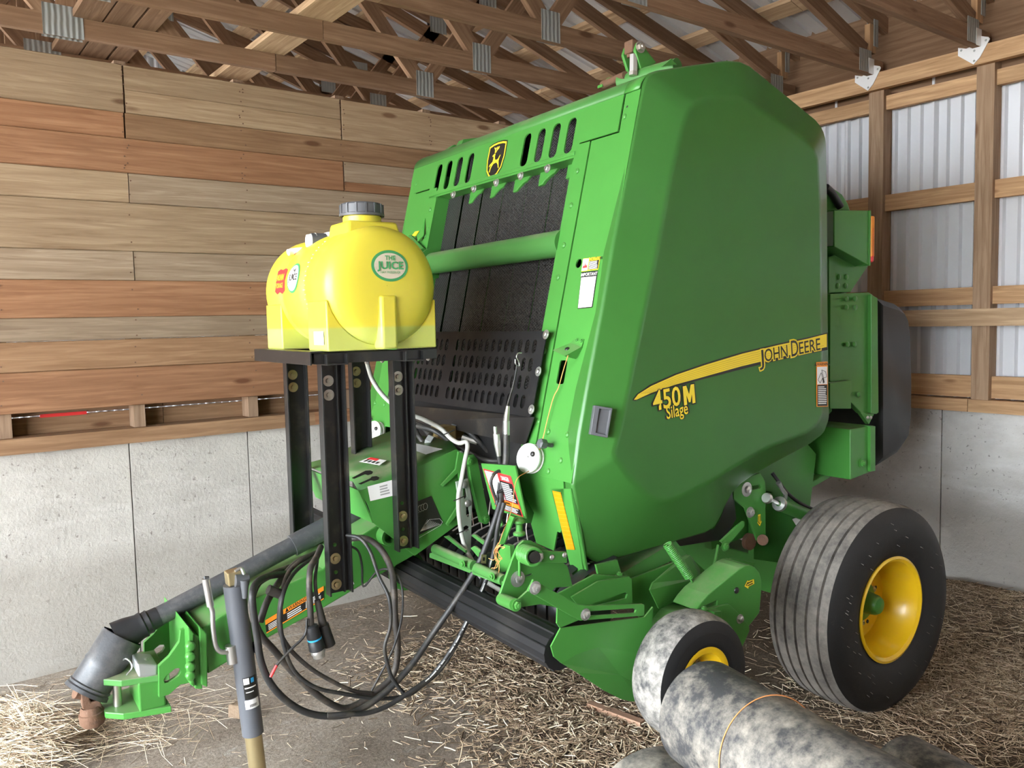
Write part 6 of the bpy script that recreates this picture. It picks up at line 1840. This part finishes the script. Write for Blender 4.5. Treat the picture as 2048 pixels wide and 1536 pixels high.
part(MB().tube(smooth_path([S(*CP(1078, 598), 2.53), S(*CP(1050, 600), 2.53), S(*CP(1036, 630), 2.53), S(*CP(1055, 670), 2.53), S(*CP(1058, 705), 2.53), S(*CP(1030, 690), 2.53), S(*CP(1026, 650), 2.53)]), 0.0022, 7), 'wire_hook', 'zinc', strap, 60)
part(MB().tube(smooth_path([S(*CP(1042, 700), 2.53), S(*CP(1010, 860), 2.53), S(*CP(970, 1000), 2.53), S(*CP(935, 1140), 2.53), S(1004, 900, 2.54), S(1003, 940, 2.53)]), [0.0042] * 26 if False else 0.0038, 8), 'strap_band', 'rubber', strap, 60)
for yy, pts in ((2.51, [(985, 950), (1000, 942), (1014, 955), (1012, 975), (995, 985)]), (2.51, [(992, 1000), (982, 965), (990, 945)])):
    part(MB().tube(smooth_path([S(*p, yy) for p in pts]), 0.006, 8), 'strap_tail', 'rubber', strap, 60)
hb_ = thing('hose_clamp', 'black square hose clamp holding the hanging hoses together', 'clamp', S(971, 1119, 2.50), 'b')
part(MB().box(S(971, 1119, 2.50), (0.036, 0.03, 0.052)), 'block', 'plastic', hb_, None, 0.002)
q = [S(*C6(700, 1015), 2.483), S(*C6(770, 1020), 2.483), S(*C6(762, 1140), 2.483), S(*C6(692, 1135), 2.483)]
label_quad(hb_, q, 'zinc_yellow', 'gold_emblem', NY, 0.001)
label_quad(hb_, sub_quad(q, 0.3, 0.7, 0.3, 0.7), 'decal_black', 'emblem_mark', NY, 0.002)

# ================================================================ jack stand
YJ = 2.92
jack = thing('tongue_jack', 'dark grey tube jack with side crank holding up the tongue', 'jack', Vector((S(517, 1600, YJ).x, YJ, 0)), 'b')
j0, j1 = S(468, 1168, YJ), S(506, 1466, YJ)
jd = (j1 - j0).normalized()
part(MB().tube([j0, j1], 0.0375, 28), 'outer_tube', 'jack', jack, 50)
j2 = j1 + jd * ((j1.z - 0.01) / -jd.z)
part(MB().tube([j1 - jd * 0.02, j2], 0.030, 24), 'inner_tube', 'zinc_yellow', jack, 50)
part(MB().lathe([(0, 0.0), (0, 0.09), (0.012, 0.09), (0.014, 0.035)], j2 + Vector((0, 0, -0.012)), (0, 0, 1), 24), 'foot', 'jack', jack, 40)
part(MB().box(j0 - jd * 0.025, (0.048, 0.05, 0.05), (jd.cross(PY).normalized(), PY, jd)), 'gear_block', 'zinc_yellow', jack, None, 0.005)
part(MB().tube(smooth_path([j0 + Vector((0.0, -0.02, 0.05)), S(482, 1137, YJ - 0.02), S(488, 1150, YJ - 0.03), S(486, 1158, YJ - 0.03)]), 0.006, 8), 'top_wire', 'zinc', jack, 60)
part(MB().tube([S(470, 1162, YJ - 0.03), S(496, 1160, YJ - 0.03)], 0.022, 14), 'collar', 'plastic_grey', jack, 40)
part(MB().tube([S(489, 1160, YJ - 0.05), S(490, 1196, YJ - 0.05)], [0.016, 0.009], 12), 'lock_pin', 'plastic_grey', jack, 40)
cr_ = smooth_path([S(412, 1158, YJ - 0.02), S(418, 1185, YJ - 0.02), S(421, 1210, YJ - 0.02), S(425, 1225, YJ - 0.02), S(426, 1255, YJ - 0.02), S(431, 1290, YJ - 0.02), S(440, 1303, YJ - 0.02), S(452, 1304, YJ - 0.02), S(462, 1303, YJ)], 5)
part(MB().tube(cr_, 0.0085, 12), 'crank', 'zinc', jack, 60)
part(MB().tube([S(411, 1157, YJ - 0.02), S(421, 1212, YJ - 0.02)], 0.0125, 12), 'crank_grip', 'zinc', jack, 50)
part(MB().tube([S(408, 1158, YJ - 0.02), S(417, 1158, YJ - 0.02)], 0.010, 10), 'grip_end', 'plastic_grey', jack, 50)
part(MB().tube([S(461, 1290, YJ - 0.01), S(466, 1325, YJ - 0.01)], 0.02, 12), 'crank_boss', 'zinc', jack, 40)
bolt(jack, S(508, 1295, YJ - 0.01), (1, 0, 0), 0.014, 'plastic', 'nut')
# worn label wrapped on the tube
def jpt(a, t, l=0.0015):
    u_ = Vector((jd.z, 0, -jd.x)).normalized() * -1
    c = j0 + (j1 - j0) * t
    side = PY * -1
    ux = Vector((1, 0, 0)); ux = (ux - jd * ux.dot(jd)).normalized()
    return c + (ux * math.sin(a) + side * math.cos(a)) * (0.0375 + l)
def jlabel(a0, a1, t0, t1, mat, nm, l=0.0015):
    mb = MB()
    mb.rings([[jpt(a, t, l) for a in np.linspace(a0, a1, 8)] for t in (t0, t1)], False)
    return part(mb, nm, mat, jack, 60)
jlabel(-0.55, 0.75, 0.595, 0.74, 'decal_black', 'brand_label')
jlabel(-0.5, 0.0, 0.60, 0.64, 'white', 'label_patch', 0.0022)
jlabel(0.15, 0.45, 0.605, 0.635, 'blue_ring' if False else bpy.data.materials['blue_ring'], 'label_patch', 0.0022)
jlabel(-0.45, 0.6, 0.66, 0.668, 'white', 'label_patch', 0.0022)
jlabel(-0.4, 0.3, 0.69, 0.696, 'white', 'label_patch', 0.0022)
jlabel(-0.6, 0.75, 0.745, 0.805, 'white', 'bar_code_label')
for k in range(9):
    a = -0.2 + 0.075 * k
    jlabel(a, a + (0.03 if k % 2 else 0.045), 0.775, 0.793, 'decal_black', 'bar', 0.0022)

# ================================================================ rolled rubber in the foreground
def roll(name, label, end, direc, length, r, grp='rolls of rubber sheet', sag=0.0):
    d = Vector(direc).normalized()
    t = thing(name, label, 'roll', Vector((end.x, end.y, end.z - r)), 'b', grp)
    a = d.orthogonal().normalized(); b = d.cross(a)
    rings = []
    n = 56
    for i in range(17):
        s_ = i / 16
        c = end + d * (length * s_)
        ring = []
        for q in range(n):
            an = 2 * math.pi * q / n
            k = 1 + 0.012 * math.sin(3 * an + s_ * 3) + 0.008 * math.sin(7 * s_ + an)
            ring.append(c + (a * math.cos(an) + b * math.sin(an)) * r * k)
        rings.append(ring)
    mb = MB().rings(rings, True)
    o = part(mb, 'outer_wrap', 'roll', t, 60)
    for e, sg in ((end, 1), (end + d * length, -1)):                # the wound layers seen at each end
        pts = []
        for q in range(140):
            an = q / 140 * 4 * 2 * math.pi
            rr = r * 0.985 - 0.024 * an / (2 * math.pi)
            pts.append((an, rr))
        mb = MB()
        f_ = lambda an, rr, h: e + d * (sg * h) + (a * math.cos(an) + b * math.sin(an)) * rr
        mb.rings([[f_(an, rr, 0.004) for an, rr in pts], [f_(an, rr - 0.014, 0.004) for an, rr in pts], [f_(an, rr - 0.014, 0.16) for an, rr in pts]], False)
        part(mb, 'wound_layers', 'roll', t, 60)
    return t
rd = Vector((-0.14, -1.0, 0.0)).normalized()
RR = 0.150
e1 = G(1413, 1440, 0.60)
e1 = Vector((1.69, 1.60, 0.585))
r1 = roll('rubber_roll', 'pale dusty rubber roll topping the pile at bottom right, tied with orange twine', e1, rd, 1.5, RR)
a_ = rd.orthogonal().normalized(); b_ = rd.cross(a_)
ctr = e1 + rd * 0.27
part(MB().tube([ctr + rd * (0.02 * math.sin(t)) + (a_ * math.cos(t) + b_ * math.sin(t)) * (RR * 1.018) for t in np.linspace(0, 2 * math.pi, 60)], 0.0016, 5), 'twine_tie', 'twine', r1, 60)
r2 = roll('rubber_roll', 'dark roll of rubber sheet on the floor, left edge of the roll pile', Vector((1.585, 1.72, 0.235)), Vector((-0.14, -1, 0)), 1.5, 0.23)
r3 = roll('rubber_roll', 'thin dark roll of rubber sheet on the floor, rightmost of the pile', Vector((2.44, 1.46, 0.175)), Vector((-0.14, -1, 0)), 1.5, 0.17)
r4 = roll('rubber_roll', 'dark roll of rubber sheet half hidden right under the top roll', Vector((2.045, 1.30, 0.225)), Vector((-0.14, -1, 0)), 1.3, 0.22)

# scrap board in the straw
sbp = [G(1178, 1408, 0.05), G(1285, 1447, 0.05)]
scrap = thing('scrap_board', 'short broken pinkish board lying in the straw in front of the skid wing', 'board', (sbp[0] + sbp[1]) / 2 + Vector((0, 0, -0.01)), 'b')
bo_ = beam('board', scrap, sbp[0], sbp[1], 0.035, 0.02, (sbp[1] - sbp[0]).cross(Vector((0, 0, 1))), (0.42, 0.27, 0.19), 'lumber')
chunk = thing('wood_chunk', 'small crumbling wood chunk on the dirt left of the jack foot', 'wood', G(470, 1420, 0.02), 'b')
cb0 = G(470, 1425, 0.03)
part(MB().prism([cb0 + Vector(p) for p in ((-0.03, 0.01, -0.02), (0.02, 0.03, -0.02), (0.045, -0.01, -0.02), (0.01, -0.04, -0.02))], Vector((0.006, 0.01, 0.055))), 'chunk', mat_plain('rotten_wood', (0.20, 0.14, 0.09), 0.9, bmp=0.6), chunk, None, 0.006)

# ================================================================ straw and chaff (nobody could count it)
rng = np.random.default_rng(11)
def straw_object(name, label, xy, zoff, Ls, W, tone, rise=0.25, az=None):
    n = len(xy)
    z0 = mound(xy[:, 0], xy[:, 1])
    L = rng.uniform(Ls[0], Ls[1], n)
    if az is None:
        az = rng.uniform(0, 2 * math.pi, n)
    el = rng.normal(0, rise, n)
    d = np.stack([np.cos(az) * np.cos(el), np.sin(az) * np.cos(el), np.sin(el)], 1)
    s_ = np.stack([-np.sin(az), np.cos(az), np.zeros(n)], 1)
    u = np.cross(d, s_)
    c = np.stack([xy[:, 0], xy[:, 1], z0 + rng.uniform(zoff[0], zoff[1], n)], 1)
    w = rng.uniform(W[0], W[1], n)[:, None]
    bend = rng.uniform(-0.18, 0.18, n)[:, None] * L[:, None]
    a, m_, b = c - d * L[:, None] / 2, c + s_ * bend * 0.5, c + d * L[:, None] / 2
    V = np.zeros((n, 9, 3))
    for i, p in enumerate((a, m_, b)):
        V[:, i * 3] = p - s_ * w
        V[:, i * 3 + 1] = p + u * w * 0.9
        V[:, i * 3 + 2] = p + s_ * w
    base = np.arange(n)[:, None] * 9
    F = []
    for i in (0, 3):
        for k in (0, 1, 2):
            k2 = (k + 1) % 3
            F.append(base + np.array([[i + k, i + k2, i + 3 + k2, i + 3 + k]]))
    F = np.concatenate(F, 1).reshape(-1, 4)
    me = bpy.data.meshes.new(name)
    me.vertices.add(n * 9); me.vertices.foreach_set('co', V.reshape(-1))
    nf = len(F)
    me.loops.add(nf * 4); me.loops.foreach_set('vertex_index', F.reshape(-1).astype(np.int32))
    me.polygons.add(nf)
    me.polygons.foreach_set('loop_start', np.arange(0, nf * 4, 4, dtype=np.int32))
    me.update(calc_edges=True)
    at = me.attributes.new('tone', 'FLOAT', 'POINT')
    tn = np.clip(rng.normal(tone, 0.30, n), 0, 1)
    at.data.foreach_set('value', np.repeat(tn, 9))
    me.materials.append(M['straw'])
    o = link(name, me); o['kind'] = 'stuff'; o['label'] = label; o['category'] = 'straw'
    return o
def blob(n, cx, cy, sx, sy, rot=0.0):
    p = rng.normal(0, 1, (n, 2)) * (sx, sy)
    c, s_ = math.cos(rot), math.sin(rot)
    return np.stack([cx + p[:, 0] * c - p[:, 1] * s_, cy + p[:, 0] * s_ + p[:, 1] * c], 1)
def keep(xy):
    return xy[(xy[:, 0] < 4.97) & (xy[:, 1] < 4.47) & (xy[:, 0] > -1)]
A_ = np.concatenate([blob(9500, 2.42, 2.75, 0.26, 0.42), blob(3800, 2.78, 3.2, 0.18, 0.35), blob(3500, 2.2, 2.4, 0.25, 0.3), blob(900, 2.0, 3.4, 0.2, 0.2)])
straw_object('straw_pile', 'heap of chopped tan straw on the floor under the machine front', keep(A_), (-0.004, 0.035), (0.02, 0.085), (0.0012, 0.0034), 0.42)
B_ = np.concatenate([blob(6500, 4.35, 1.75, 0.48, 0.42), blob(4500, 3.75, 1.45, 0.40, 0.30), blob(3000, 4.85, 2.6, 0.12, 0.5), blob(1800, 3.35, 1.75, 0.25, 0.2)])
straw_object('straw_litter', 'loose straw scattered over the dirt right of the main wheel', keep(B_), (-0.002, 0.02), (0.03, 0.11), (0.001, 0.0022), 0.48, 0.14)
Cx = np.stack([rng.uniform(-0.6, 5.0, 5200), rng.uniform(0.4, 4.5, 5200)], 1)
straw_object('chaff', 'sparse chaff and bits of straw all over the dirt floor', keep(Cx), (0.0, 0.006), (0.012, 0.06), (0.0008, 0.0018), 0.42, 0.08)
Ed = np.concatenate([np.stack([rng.uniform(-0.5, 4.9, 2200), 4.53 - np.abs(rng.normal(0, 0.07, 2200))], 1), np.stack([5.03 - np.abs(rng.normal(0, 0.09, 2200)), rng.uniform(0.5, 4.4, 2200)], 1)])
straw_object('edge_debris', 'dark chaff swept along the foot of the concrete walls', keep(Ed), (0.0, 0.02), (0.015, 0.06), (0.001, 0.002), 0.26, 0.2)
tu = blob(1500, 0.34, 3.84, 0.08, 0.13)
straw_object('grass_tuft', 'tuft of long pale dry grass on the floor at the far left', tu, (0.02, 0.13), (0.12, 0.34), (0.0010, 0.0020), 0.72, 0.22, rng.normal(2.3, 0.5, 1500))
tw = blob(240, 0.75, 3.75, 0.18, 0.14)
straw_object('grass_wisps', 'long single stalks spread right of the grass tuft', tw, (0.005, 0.03), (0.10, 0.32), (0.0009, 0.0015), 0.70, 0.1)
